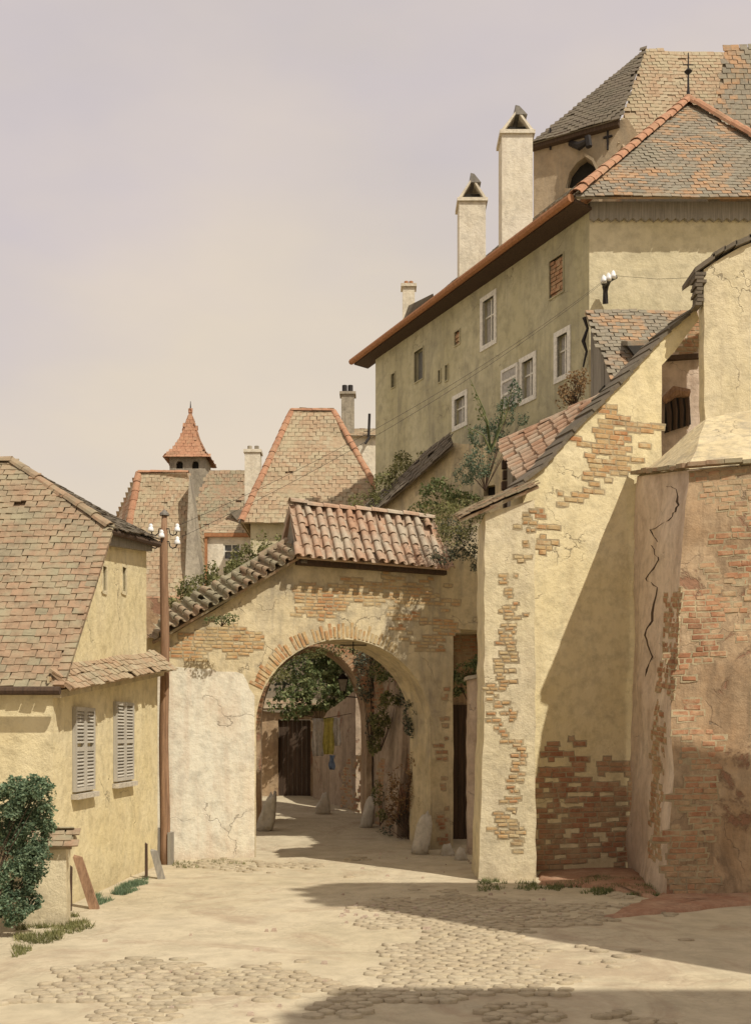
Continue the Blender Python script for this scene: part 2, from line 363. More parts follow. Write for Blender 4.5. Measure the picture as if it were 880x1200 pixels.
def plane_axes(E0, E1, T):
    u = (E1-E0).normalized(); n = u.cross(T-E0).normalized()
    if n.z < 0: n = -n
    v = n.cross(u).normalized()
    if v.dot(T-E0) < 0: v = -v
    return u, v, n
def roof(mb, pts, tw=.18, th=.15, thick=.016, kind='plain', base=.06, jit=1.0, gaps=.01, over=.04, wave=.02):
    """pts: eave left, eave right, then the other corners; real tiles laid in courses over a slab"""
    E0, E1 = pts[0], pts[1]; u, v, n = plane_axes(E0, E1, pts[2])
    uv = [((p-E0).dot(u), (p-E0).dot(v)) for p in pts]
    k = len(pts); base_pts = [E0+u*a+v*b for a, b in uv]
    mb.add([p-n*base for p in base_pts]+[p-n*.012 for p in base_pts], [tuple(range(k))[::-1], tuple(range(k, 2*k))]+[(i, (i+1) % k, k+(i+1) % k, k+i) for i in range(k)])
    us = [a for a, b in uv]; vs = [b for a, b in uv]
    def lift(a, b): return wave*noise.noise(Vector((a*.8+E0.x, b*.8+E0.y, 3)))
    if kind == 'plain':
        b = min(vs)-over; row = 0
        while b < max(vs):
            a = min(us)-tw*.5*(row % 2)
            while a < max(us)+tw:
                if inpoly(a+tw/2, b+th*.55, uv) or (b < 0 and inpoly(a+tw/2, .02, uv)):
                    if random.random() > gaps:
                        w_ = tw*random.uniform(.9, .985); x = a+random.uniform(-.006, .006)*jit; y = b+random.uniform(-.014, .014)*jit
                        L = th*1.22; h0 = thick*1.9+lift(a, b); h1 = .002+lift(a, b+L)
                        sk = random.uniform(-.012, .012)*jit; tl = random.uniform(-.004, .008)*jit
                        def q(da, db, h): return E0+u*(x+da)+v*(y+db)+n*h
                        mb.hexa([q(0, 0, h0-thick+tl), q(w_, sk, h0-thick), q(w_, L+sk, h1), q(0, L, h1),
                                 q(0, 0, h0+tl), q(w_, sk, h0), q(w_, L+sk, h1+thick), q(0, L, h1+thick)])
                a += tw
            b += th; row += 1
    else:   # barrel tiles: covers and channels
        nu = max(1, round((max(us)-min(us))/tw)); rw = (max(us)-min(us))/nu
        for i in range(nu+1):
            for chan in (0, 1):
                a = min(us)+i*rw+(rw/2 if chan else 0)
                if chan and i == nu: continue
                b = min(vs)-over-(0 if chan else .03)
                while b < max(vs):
                    if inpoly(min(max(a, min(us)+.01), max(us)-.01), max(b+th*.5, .02), uv) and random.random() > gaps:
                        L = th*1.18; rr0 = rw*(.33 if not chan else .36); rr1 = rr0*.84
                        sh = random.uniform(-.014, .014)*jit; sk = random.uniform(-.012, .012)*jit
                        vs_ = []; K = 7
                        for e, (bb, rr, hh) in enumerate(((b+sh, rr0, .035), (b+L+sh, rr1, .012))):
                            for ring in (0, 1):
                                for j in range(K):
                                    t = math.pi*j/(K-1); r_ = rr-ring*.014
                                    ca, sa = math.cos(t)*r_, math.sin(t)*r_*.95
                                    if chan: h = rr0*.95-sa+(hh-.03)+(.0 if ring else .0)
                                    else: h = sa+hh+.03
                                    vs_.append(E0+u*(a+ca+sk*e)+v*bb+n*(h+lift(a, bb)))
                        fs = []
                        for j in range(K-1):
                            fs += [(j, j+1, 2*K+j+1, 2*K+j), (K+j+1, K+j, 3*K+j, 3*K+j+1), (j+1, j, K+j, K+j+1), (2*K+j, 2*K+j+1, 3*K+j+1, 3*K+j)]
                        fs += [(0, 2*K, 3*K, K), (K-1, 2*K-1, 4*K-1, 3*K-1)]
                        mb.add(vs_, fs)
                    b += th
    return u, v, n
def ridge(mb, a, b, r=.10, L=.36, jit=1., lift=.0):
    a, b = Vector(a), Vector(b); t = (b-a); D = t.length; t.normalize(); k = max(1, int(D/L)); L = D/k
    s_ = t.cross(Vector((0, 0, 1))).normalized(); up = s_.cross(t).normalized()
    for i in range(k):
        vs = []; K = 7; j_ = random.uniform(-.01, .01)*jit
        for e, (x, rr) in enumerate(((i*L-.02, r*1.08), ((i+1)*L+.01, r*.92))):
            for ring in (0, 1):
                for j in range(K):
                    q = math.pi*j/(K-1); r_ = rr-ring*.018
                    vs.append(a+t*x+s_*(math.cos(q)*r_)+up*(math.sin(q)*r_*.8+lift+j_))
        fs = []
        for j in range(K-1):
            fs += [(j, j+1, 2*K+j+1, 2*K+j), (K+j+1, K+j, 3*K+j, 3*K+j+1), (j+1, j, K+j, K+j+1), (2*K+j, 2*K+j+1, 3*K+j+1, 3*K+j)]
        fs += [(0, 2*K, 3*K, K), (K-1, 2*K-1, 4*K-1, 3*K-1)]
        mb.add(vs, fs)
def leaf(mb, c, s_, flat=None):
    a = Vector((random.gauss(0, 1), random.gauss(0, 1), random.gauss(0, 1))).normalized()
    if flat: a = (a*.8+Vector(flat)).normalized()
    b = a.cross(Vector((random.gauss(0, 1), random.gauss(0, 1), random.gauss(0, 1)))).normalized(); d = a.cross(b)
    l = s_*random.uniform(.7, 1.3); w_ = l*random.uniform(.45, .7)
    mb.add([c-b*l*.5, c+d*w_*.5+a*l*.08, c+b*l*.5, c-d*w_*.5+a*l*.08], [(0, 1, 2), (0, 2, 3)])
def bushmesh(mb, blobs, n, size, flat=None, seed=0, gap=-.06):
    """blobs: (centre, (rx, ry, rz)); leaves sit in clumps so that gaps and dark hollows show"""
    tot = sum(b[1][0]*b[1][2] for b in blobs)
    for c, r in blobs:
        c = Vector(c); k = int(n*r[0]*r[2]/tot); made = 0; tries = 0
        while made < k and tries < k*12:
            tries += 1
            d = Vector((random.gauss(0, 1), random.gauss(0, 1), random.gauss(0, 1))).normalized()*random.uniform(.3, 1)**.5
            p = c+Vector((d.x*r[0], d.y*r[1], d.z*r[2]))*(1+.25*noise.noise(Vector((d.x*3+seed, d.y*3, d.z*3))))
            if noise.noise(p*(2.2/max(.25, min(r))*.5)+Vector((seed, 0, 0))) < gap: continue
            leaf(mb, p, size, flat); made += 1
def stems(mb, base, tips, r=.015):
    base = Vector(base)
    for t in tips:
        t = Vector(t); m_ = (base+t)/2+Vector((random.uniform(-.08, .08), random.uniform(-.08, .08), .05))
        mb.tube([base, m_, t], [r, r*.7, r*.25], 5)
def bush(name, label, cat, blobs, n, size, mat, base=None, seed=0, flat=None, group=None, nst=3, gap=-.06):
    base = Vector(base) if base else Vector(blobs[0][0])-Vector((0, 0, blobs[0][1][2]))
    t = thing(name, label, cat, base, group)
    mb = MB(); bushmesh(mb, blobs, n, size, flat, seed, gap); mb.build('foliage', mat, t)
    sb = MB(); stems(sb, base, [Vector(b[0])+Vector((random.uniform(-.6, .6)*b[1][0], random.uniform(-.3, .3)*b[1][1], random.uniform(-.2, .8)*b[1][2])) for b in blobs for _ in range(nst)], .009)
    sb.build('stem', M['wood_dark'], t); return t

def sstep(a, b, x):
    t = min(1, max(0, (x-a)/(b-a))); return t*t*(3-2*t)
def gz(x, y):
    z = .055*max(0, min(y, 33)-21.5)
    hill = 8.2*sstep(33, 40, y)*sstep(-9, -1, x)+6.5*sstep(26.5, 31, y)*sstep(1.8, 4.5, x)*(1-sstep(33, 40, y)*sstep(-9, -1, x))
    far = 3*sstep(45, 120, y)
    return z+hill+far

# ------------------------------------------------------------------ setting: ground
def terrain():
    xs = [-900, -300, -120, -60, -35]+[-22+i*1.1 for i in range(41)]+[28, 40, 70, 140, 320, 900]
    ys = [-300, -80, -20, -4]+[1+i*.55 for i in range(92)]+[56, 62, 72, 90, 120, 180, 320, 700, 1800]
    mb = MB(); nx = len(xs)
    for y in ys:
        for x in xs:
            und = .018*noise.noise(Vector((x*.7, y*.7, 0))) if abs(x) < 30 and 0 < y < 60 else 0
            mb.v.append((x, y, gz(x, y)+und-.018))
    for j in range(len(ys)-1):
        for i in range(nx-1):
            mb.f.append((j*nx+i, j*nx+i+1, (j+1)*nx+i+1, (j+1)*nx+i)); mb.mi.append(0)
    o = mb.build('ground', M['ground'], smooth=True); tag(o, kind='structure')
terrain()

def strip(name, pts, mat, h=.035, kind='structure'):   # a low earth bank with a soft top
    c = Vector((sum(p[0] for p in pts)/len(pts), sum(p[1] for p in pts)/len(pts), 0)); rings = []
    ol = rough([(p[0], p[1]) for p in pts], .22, .06)
    mb = MB(); n = len(ol)
    for f_, z in ((1, -.05), (.93, h*.7), (.6, h*1.1), (.0, h)):
        for q in ol: mb.v.append((c.x+(q[0]-c.x)*f_, c.y+(q[1]-c.y)*f_, z+random.uniform(-.3, .3)*h*.4))
    for k in range(3):
        for i in range(n):
            mb.f.append((k*n+i, k*n+(i+1) % n, (k+1)*n+(i+1) % n, (k+1)*n+i)); mb.mi.append(0)
    return tag(mb.build(name, mat, smooth=True), kind=kind)
def G(px, py): Y = CH*F/(py-HY); return ((px-CX)/F*Y, Y)
strip('earth_bank', [G(628, 1036), G(700, 1040), G(775, 1054), G(745, 1018), G(690, 1014), G(630, 1022)], M['earth'], .03)
strip('verge', [G(700, 1076), G(800, 1068), G(905, 1056), G(905, 1040), G(775, 1046)], M['earth'], .03)
def tufts(name, area, n, mat, hmax=.12, label=None):
    mb = MB()
    for _ in range(n):
        a, b = random.random(), random.random(); p = [Vector((*G(*q), 0)) for q in area]
        c = (p[0]*(1-a)+p[1]*a)*(1-b)+(p[3]*(1-a)+p[2]*a)*b
        if noise.noise(c*2.2) < -.05: continue
        z = gz(c.x, c.y)-.02
        for k in range(4):
            q = Vector((c.x+random.uniform(-.03, .03), c.y+random.uniform(-.03, .03), z)); h = random.uniform(.3, 1)*hmax
            t = Vector((random.uniform(-.05, .05), random.uniform(-.05, .05), h)); s_ = Vector((random.uniform(-1, 1), random.uniform(-1, 1), 0)).normalized()*.006
            mb.add([q-s_, q+s_, q+t], [(0, 1, 2)])
    return tag(mb.build(name, mat), label, 'grass', kind='stuff')
tufts('grass', [(628, 1040), (775, 1056), (772, 1030), (700, 1028)], 1500, M['leaf_green'], .10, 'thin green grass on the red earth at the foot of the cracked buttress')
tufts('grass', [(110, 1062), (178, 1036), (170, 1028), (108, 1052)], 1300, M['leaf_mid'], .10, 'bluish grass along the foot of the yellow house on the left')
tufts('grass', [(18, 1120), (110, 1085), (85, 1068), (18, 1088)], 1000, M['leaf_olive'], .09, 'sparse yellow-green grass below the ivy by the garden wall')

# ------------------------------------------------------------------ left yellow house
def left_house():
    A, B = (-4.18, 14.4), (-3.84, 19.6); fr = Fr(A, B); Lw = fr.sz(185, 900)[0]
    t = thing('yellow_house', 'yellow limewashed house with two louvred shutters and tiled half-hipped roof on the left', 'house', (-6, 16, 0))
    ez = fr.sz(62, 803)[1]; pz = fr.sz(118, 622); qz = fr.sz(172, 634)
    holes = []; slots = []
    for cx_, cy in ((122, 678), (145, 679)):
        a = fr.sz(cx_-2.2, cy+13); b = fr.sz(cx_+2.2, cy-13); slots.append((a, b)); holes.append([a, (b[0], a[1]), b, (a[0], b[1])])
    outer = [(0, -.3), (Lw, -.3), (Lw, fr.sz(185, 776)[1]), (qz[0], fr.sz(172, 772)[1]), qz, pz, (0, ez)]
    w_ = MB(); prism(w_, fr, rough(outer, .3, .008, skip=(0,)), holes, 0, -.0+.3)
    # Fr.n points away to the left for this wall: thickness goes into the house
    w_.hexa([(A[0]-.02, A[1]+.003, -.3), (A[0]-3.2, A[1], -.3), (A[0]-3.2, A[1]+.3, -.3), (A[0]-.32, A[1]+.3, -.3),
             (A[0]-.02, A[1]+.003, ez-.03), (A[0]-3.2, A[1], ez-.03), (A[0]-3.2, A[1]+.3, ez-.03), (A[0]-.32, A[1]+.3, ez-.03)])
    bx = MB(); 
    w_.cbox(-7.3, B[0]-.33, 19.2, 19.5, -.3, pz[1]-.4)   # back wall
    w_.build('wall', M['yellow'], t)
    # roof
    r = MB()
    ridge_end = P(14, 541, 17.4); rl = ridge_end+Vector((-2.5, 0, 0))
    E1 = fr.p(-.12, ez-.02, -.12); E0 = Vector((-7.4, E1.y, E1.z)); H1 = fr.p(pz[0], pz[1]+.06, -.14)
    u, v, n = roof(r, [E0, E1, H1, ridge_end, rl], .17, .135, wave=.05, gaps=.012)
    H2 = fr.p(qz[0]+.12, qz[1]+.03, -.18); H1b = fr.p(pz[0]-.05, pz[1]+.03, -.2)
    back = Vector((-7.4, 20.6, 2.6)); bk1 = Vector((-5.2, 20.6, 2.6))
    roof(r, [back, bk1, ridge_end+Vector((0, .05, -.06)), rl+Vector((0, .05, -.06))], .3, .3)
    ridge(r, H1, ridge_end, .10, .34); ridge(r, ridge_end, rl, .11, .36)
    # tiles bedded along the slanting verge
    a_, b_ = E1, H1
    for i in range(24):
        p = a_+(b_-a_)*(i/24); q = a_+(b_-a_)*((i+1.25)/24); o = Vector((.07, 0, 0))
        r.hexa([p-o-n*.03, p+o-n*.03, q+o-n*.03, q-o-n*.03, p-o+n*.035, p+o+n*.035, q+o+n*.015, q-o+n*.015])
    rf = r.build('roof', M['tile_old'], t); r = MB(); roof(r, [H1b, H2, ridge_end], .17, .135, wave=.04, gaps=.01, jit=2); r.build('hip_slope', M['tile_dark'], rf)
    g = MB(); g.tube([fr.p(pz[0]-.1, pz[1]-.03, -.17), fr.p(qz[0]+.15, qz[1]-.04, -.17)], .05, 8)
    g.build('gutter', M['wood_dark'], t); g = MB()
    g.tube([E0+Vector((0, -.12, -.06)), E1+Vector((.05, -.12, -.06))], .055, 8)
    g.build('gutter', M['wood_dark'], t)
    c = MB()   # moulded band and shadow board under the upper eave
    prism(c, fr, [(pz[0]-.08, pz[1]-.22), (qz[0], qz[1]-.18), (qz[0], qz[1]-.03), (pz[0]-.08, pz[1]-.06)], (), -.10, -.003)
    c.build('eave_board', M['wood_grey'], t)
    # pent roof between the storeys
    p_ = MB(); o0, o1 = -.30, 0
    e0, e1 = fr.p(-.1, fr.sz(62, 806)[1], o0), fr.p(Lw+.05, fr.sz(185, 783)[1], o0)
    k0, k1 = fr.p(-.1, fr.sz(66, 786)[1]+.03, -.01), fr.p(Lw+.05, fr.sz(185, 766)[1], -.01)
    roof(p_, [e0, e1, k1, k0], .2, .12, wave=.04, jit=1.6, gaps=.03)
    p_.build('pent_roof', M['tile_pale'], t)
    m_ = MB(); prism(m_, fr, [(-.04, fr.sz(62, 806)[1]-.13), (Lw, fr.sz(185, 783)[1]-.13), (Lw, fr.sz(185, 783)[1]-.03), (-.04, fr.sz(62, 806)[1]-.03)], (), -.12, -.003); m_.build('cornice', M['ochre'], t)
    for a, b in slots:
        f = MB(); g_ = .035
        for bx_ in ((a[0]-g_, a[0], a[1]-g_, b[1]+g_), (b[0], b[0]+g_, a[1]-g_, b[1]+g_), (a[0], b[0], b[1], b[1]+g_), (a[0]-.02, b[0]+.02, a[1]-g_-.02, a[1])):
            prism(f, fr, [(bx_[0], bx_[2]), (bx_[1], bx_[2]), (bx_[1], bx_[3]), (bx_[0], bx_[3])], (), -.02, .03)
        w2 = f.build('window', M['yellow_pale'], t)
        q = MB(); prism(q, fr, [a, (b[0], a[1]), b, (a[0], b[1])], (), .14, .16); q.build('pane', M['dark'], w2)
    for k, (x0, x1, yt, yb) in enumerate(((85, 108, 830, 928), (133, 154, 824, 916))):
        a = fr.sz(x0, (yt+yb)/2)[0]; b = fr.sz(x1, (yt+yb)/2)[0]
        z1 = (fr.sz(x0, yt)[1]+fr.sz(x1, yt-2)[1])/2; z0 = (fr.sz(x0, yb)[1]+fr.sz(x1, yb-3)[1])/2
        w3 = MB(); prism(w3, fr, [(a-.05, z0-.10), (b+.05, z0-.10), (b+.05, z0-.03), (a-.05, z0-.03)], (), -.10, -.004)
        wd = w3.build('window_sill', M['stone'], t)
        s_ = MB(); rail = .055; mid = (a+b)/2
        for l0, l1 in ((a, mid-.006), (mid+.006, b)):
            for q0, q1, y0, y1 in ((l0, l0+rail, z0, z1), (l1-rail, l1, z0, z1), (l0+rail, l1-rail, z0, z0+rail), (l0+rail, l1-rail, z1-rail, z1), (l0+rail, l1-rail, (z0+z1)/2-.03, (z0+z1)/2+.03)):
                prism(s_, fr, [(q0, y0), (q1, y0), (q1, y1), (q0, y1)], (), -.055, -.004)
            zz = z0+rail+.01
            while zz < z1-rail-.03:
                if abs(zz-(z0+z1)/2) > .05:
                    s_.hexa([fr.p(l0+rail, zz, -.05), fr.p(l1-rail, zz, -.05), fr.p(l1-rail, zz+.035, -.02), fr.p(l0+rail, zz+.035, -.02),
                             fr.p(l0+rail, zz+.012, -.05), fr.p(l1-rail, zz+.012, -.05), fr.p(l1-rail, zz+.047, -.02), fr.p(l0+rail, zz+.047, -.02)])
                zz += .05
        s_.build('shutter', M['shutter'], t)
    bb = MB(); bricks(bb, fr, [(60, 805), (80, 800), (84, 785), (64, 790)], .8, .18, .06, .2, .03, 3); bb.build('exposed_brick', M['brick'], t)
left_house()

# garden wall stub with cap and ivy at the left edge
t = thing('garden_wall', 'low yellow garden wall with a tiled cap under the ivy', 'wall', (-4.4, 13.9, 0))
fr = Fr((-6.5, 13.0), (-3.8, 13.35)); q1 = fr.sz(78, 1000)[0]
mb = MB(); prism(mb, fr, rough([(0, -.3), (q1, -.3), (q1, fr.sz(78, 990)[1]), (0, fr.sz(78, 990)[1])], .2, .01), (), 0, .35); mb.build('wall', M['yellow_pale'], t)
mb = MB(); za = fr.sz(78, 990)[1]
roof(mb, [fr.p(-.1, za, -.07), fr.p(q1+.07, za, -.07), fr.p(q1+.07, za+.16, .2), fr.p(-.1, za+.16, .2)], .18, .12)
roof(mb, [fr.p(q1+.07, za, .44), fr.p(-.1, za, .44), fr.p(-.1, za+.16, .2), fr.p(q1+.07, za+.16, .2)], .18, .12); mb.build('coping', M['tile_old'], t)
bl = []
for px, py, rr in ((22, 935, 24), (42, 930, 22), (28, 985, 30), (50, 960, 20), (20, 1030, 26), (40, 1010, 22), (36, 1055, 14), (10, 960, 30), (14, 1065, 20)):
    c = P(px, py, 12.75+random.uniform(-.15, .15)); k = rr/F*13; bl.append((c, (k, k*.7, k)))
bush('ivy', 'dense blue-green ivy mound over the low garden wall at the left edge', 'ivy', bl, 17000, .042, M['leaf_mid'], (-4.6, 12.8, 0), 3, gap=-.28)

# timber props leaning by the house foot
def prop(px, py, Y, lean, h, name, lab, wdt=.09, mat='wood', up=None):
    x, y = (px-CX)/F*Y, Y; z = gz(x, y)-.05
    t_ = Vector((lean[0], lean[1], h)); mb = MB(); s_ = Vector((wdt, 0, 0)); d = Vector((0, wdt*.7, 0)); o = Vector((x, y, z))
    o2 = o+t_
    mb.hexa([o, o+s_, o+s_+d, o+d, o2, o2+s_, o2+s_*.9+d, o2+d*.9+Vector((0, 0, .03))])
    return tag(mb.build(name, M[mat]), lab, 'post')
prop(80, 1066, CH*F/(1066-HY), (0, .05, ), .60, 'wooden_post', 'thin dark upright post beside the garden wall stub', .045, 'wood_dark')
prop(106, 1066, CH*F/(1064-HY), (-.27, .15), .70, 'leaning_plank', 'thick brown plank leaning left near the garden wall stub', .12)
prop(170, 1034, 17.6, (0, .0), .60, 'wooden_post', 'thin dark upright post at the far corner of the yellow house', .045, 'wood_dark')
prop(186, 1032, 17.6, (-.15, .1), .48, 'leaning_plank', 'pale grey plank leaning beside the foot of the telegraph pole', .11, 'wood_grey')

# ------------------------------------------------------------------ arch wall (first arch)
FA = Fr((-4.2, 20.15), (2.4, 22.4))
def arch_pts(fr, cx, ysp, a, b, n=22, base=-.3):
    l, r_ = fr.sz(cx-a, 950)[0], fr.sz(cx+a, 950)[0]; zs = fr.sz(cx, ysp)[1]; zt = fr.sz(cx, ysp-b)[1]
    c, ra, rb = (l+r_)/2, (r_-l)/2, zt-zs
    pts = [(r_, base)]+[(c+ra*math.cos(q), zs+rb*math.sin(q)) for q in [math.pi*i/n for i in range(n+1)]]+[(l, base)]
    return pts, (c, zs, ra, rb)
def arch_wall():
    fr = FA; t = thing('arch_wall', 'weathered wall with a wide arch and barrel-tiled roof across the street', 'wall', (-.5, 21.3, 0))
    ap, (c, zs, ra, rb) = arch_pts(fr, 402, 850, 102, 101)
    top = [(600, 606), (575, 606), (560, 640), (505, 645), (345, 652), (300, 682), (250, 716), (205, 742), (172, 748)]
    outer = [fr.sz(172, 0)[:1][0]]
    L = fr.sz(168, 900)[0]
    x533 = fr.sz(531, 900)[0]; x600 = fr.sz(600, 900)[0]; z738 = fr.sz(560, 738)[1]
    poly = [(L, -.3)]+[p for p in reversed(ap)]+[(x533, -.3), (x533, z738), (x600, z738)]+fr.poly(top)
    w_ = MB(); prism(w_, fr, rough(poly, .35, .012, skip=(0,)), (), 0, 1.15); w_.build('wall', M['ochre'], t)
    # whitewashed lower left panel: a coat of limewash 6 mm proud of the wall
    p2 = [(L+.02, -.25), (fr.sz(299, 950)[0]-.01, -.25), (fr.sz(299, 950)[0]-.01, fr.sz(299, 815)[1]), (fr.sz(285, 790)[0], fr.sz(285, 790)[1]), (fr.sz(240, 786)[0], fr.sz(240, 784)[1]), (L+.02, fr.sz(190, 780)[1])]
    w2 = MB(); prism(w2, fr, rough(p2, .12, .025, skip=(0, 1)), (), -.012, -.001); w2.build('limewash_panel', M['white'], t)
    # ring of bricks on edge around the arch
    v_ = MB(); n = 70
    for i in range(n):
        q = math.pi*(i+.5)/n
        if q > 2.75 or q < .9: continue
        if noise.noise(Vector((i*.22, 4, 0))) < -.22 and random.random() < .85: continue
        ln = random.uniform(.16, .30); r0 = random.uniform(.01, .05); hw = random.uniform(.020, .030)
        tx, tz = -math.sin(q), math.cos(q); nx, nz = math.cos(q)/ra, math.sin(q)/rb; nl = math.hypot(nx, nz); nx, nz = nx/nl, nz/nl
        bx, bz = c+ra*math.cos(q), zs+rb*math.sin(q); pr = random.uniform(.004, .022)
        cs = [(bx+nx*r0-tx*hw, bz+nz*r0-tz*hw), (bx+nx*r0+tx*hw, bz+nz*r0+tz*hw), (bx+nx*(r0+ln)+tx*hw*1.1, bz+nz*(r0+ln)+tz*hw*1.1), (bx+nx*(r0+ln)-tx*hw*1.1, bz+nz*(r0+ln)-tz*hw*1.1)]
        v_.hexa([fr.p(x, z, -pr) for x, z in cs]+[fr.p(x, z, .03) for x, z in cs])
    v_.build('voussoir', M['brick_pale'], t)
    away = lambda x, z: not (((x-c)/(ra+.36))**2+(max(0, z-zs)/(rb+.36))**2 < 1)
    b = MB()
    bricks(b, fr, [(345, 735), (470, 700), (500, 690), (470, 665), (420, 680), (380, 690), (345, 712)], .72, .22, .06, .5, .014, 1, keep=away)
    bricks(b, fr, [(200, 775), (298, 768), (303, 735), (262, 728), (205, 742)], .78, .22, .06, .4, .014, 2, keep=away)
    bricks(b, fr, [(430, 675), (520, 700), (520, 655), (470, 650)], .35, .22, .06, .5, .012, 5, keep=away)
    bricks(b, fr, [(455, 735), (515, 760), (545, 730), (520, 700), (470, 705)], .35, .22, .06, .5, .012, 8, keep=away)
    b.build('exposed_brick', M['brick_pale'], t)
    inside = lambda x, z: c+ra+.09 < x < x533-.13
    b = MB(); bricks(b, fr, [(507, 990), (530, 990), (530, 930), (520, 950)], .8, .16, .07, .2, .02, 4, keep=inside)
    bricks(b, fr, [(514, 930), (527, 930), (527, 800), (518, 820)], .45, .12, .06, .2, .012, 4, keep=inside)
    b.build('base_brick', M['brick'], t)
    # roof over the crown of the wall
    r = MB(); s0, s1 = fr.sz(349, 650)[0], fr.sz(520, 645)[0]
    ze = fr.sz(349, 652, -.3)[1]; zr = fr.sz(340, 592, .55)[1]
    a0, a1 = fr.p(s0-.1, ze, -.32), fr.p(s1, ze-.08, -.32); r0, r1 = fr.p(s0, zr, .57), fr.p(s1, zr-.12, .57)
    roof(r, [a0, a1, r1, r0], .205, .30, kind='barrel', jit=1.8, gaps=.02, wave=.06)
    b0, b1 = fr.p(s0-.1, ze, 1.46), fr.p(s1, ze-.1, 1.46)
    roof(r, [b1, b0, r0, r1], .24, .34, kind='barrel', jit=1.6)
    ridge(r, r0+Vector((0, 0, .04)), r1+Vector((0, 0, .04)), .12, .30, 2.)
    r.build('roof', M['tile_red'], t)
    g = MB(); prism(g, Fr(fr.p(s0+.02, 0, 1.3).to_2d(), fr.p(s0+.02, 0, -.2).to_2d()), [(0, ze-.1), (1.5, ze-.1), (.77, zr-.1)], (), 0, .12); g.build('gable_end', M['grey'], t)
    # dark bedding under the eave
    k = MB(); prism(k, fr, [(s0-.05, ze-.12), (s1, ze-.18), (s1, ze-.02), (s0-.05, ze+.02)], (), -.16, -.003); k.build('eave_board', M['wood_dark'], t)
    # stepped tile coping on the sloping shoulder
    c2 = MB(); e0, e1 = fr.px(178, 752, -.22), fr.px(350, 652, -.22)
    f0, f1 = fr.px(196, 728, .5), fr.px(337, 636, .5)
    roof(c2, [e0, e1, f1, f0], .21, .26, kind='barrel', jit=2.2, gaps=.03, wave=.07)
    roof(c2, [fr.p(fr.sz(350, 652)[0], e1.z, 1.25), fr.p(fr.sz(178, 752)[0], e0.z, 1.25), f0, f1], .22, .3, kind='barrel')
    ridge(c2, f0+Vector((0, 0, .03)), f1+Vector((0, 0, .03)), .11, .3, 2.)
    c2.build('shoulder_coping', M['tile_old'], t)
    ir = MB(); o = fr.px(414, 756, .3); ir.tube([o+Vector((-.26, 0, 0)), o+Vector((.26, 0, 0))], .014, 6); ir.tube([o+Vector((0, 0, .2)), o+Vector((0, 0, -.18))], .014, 6)
    ir.build('tie_rod', M['iron'], t)
arch_wall()

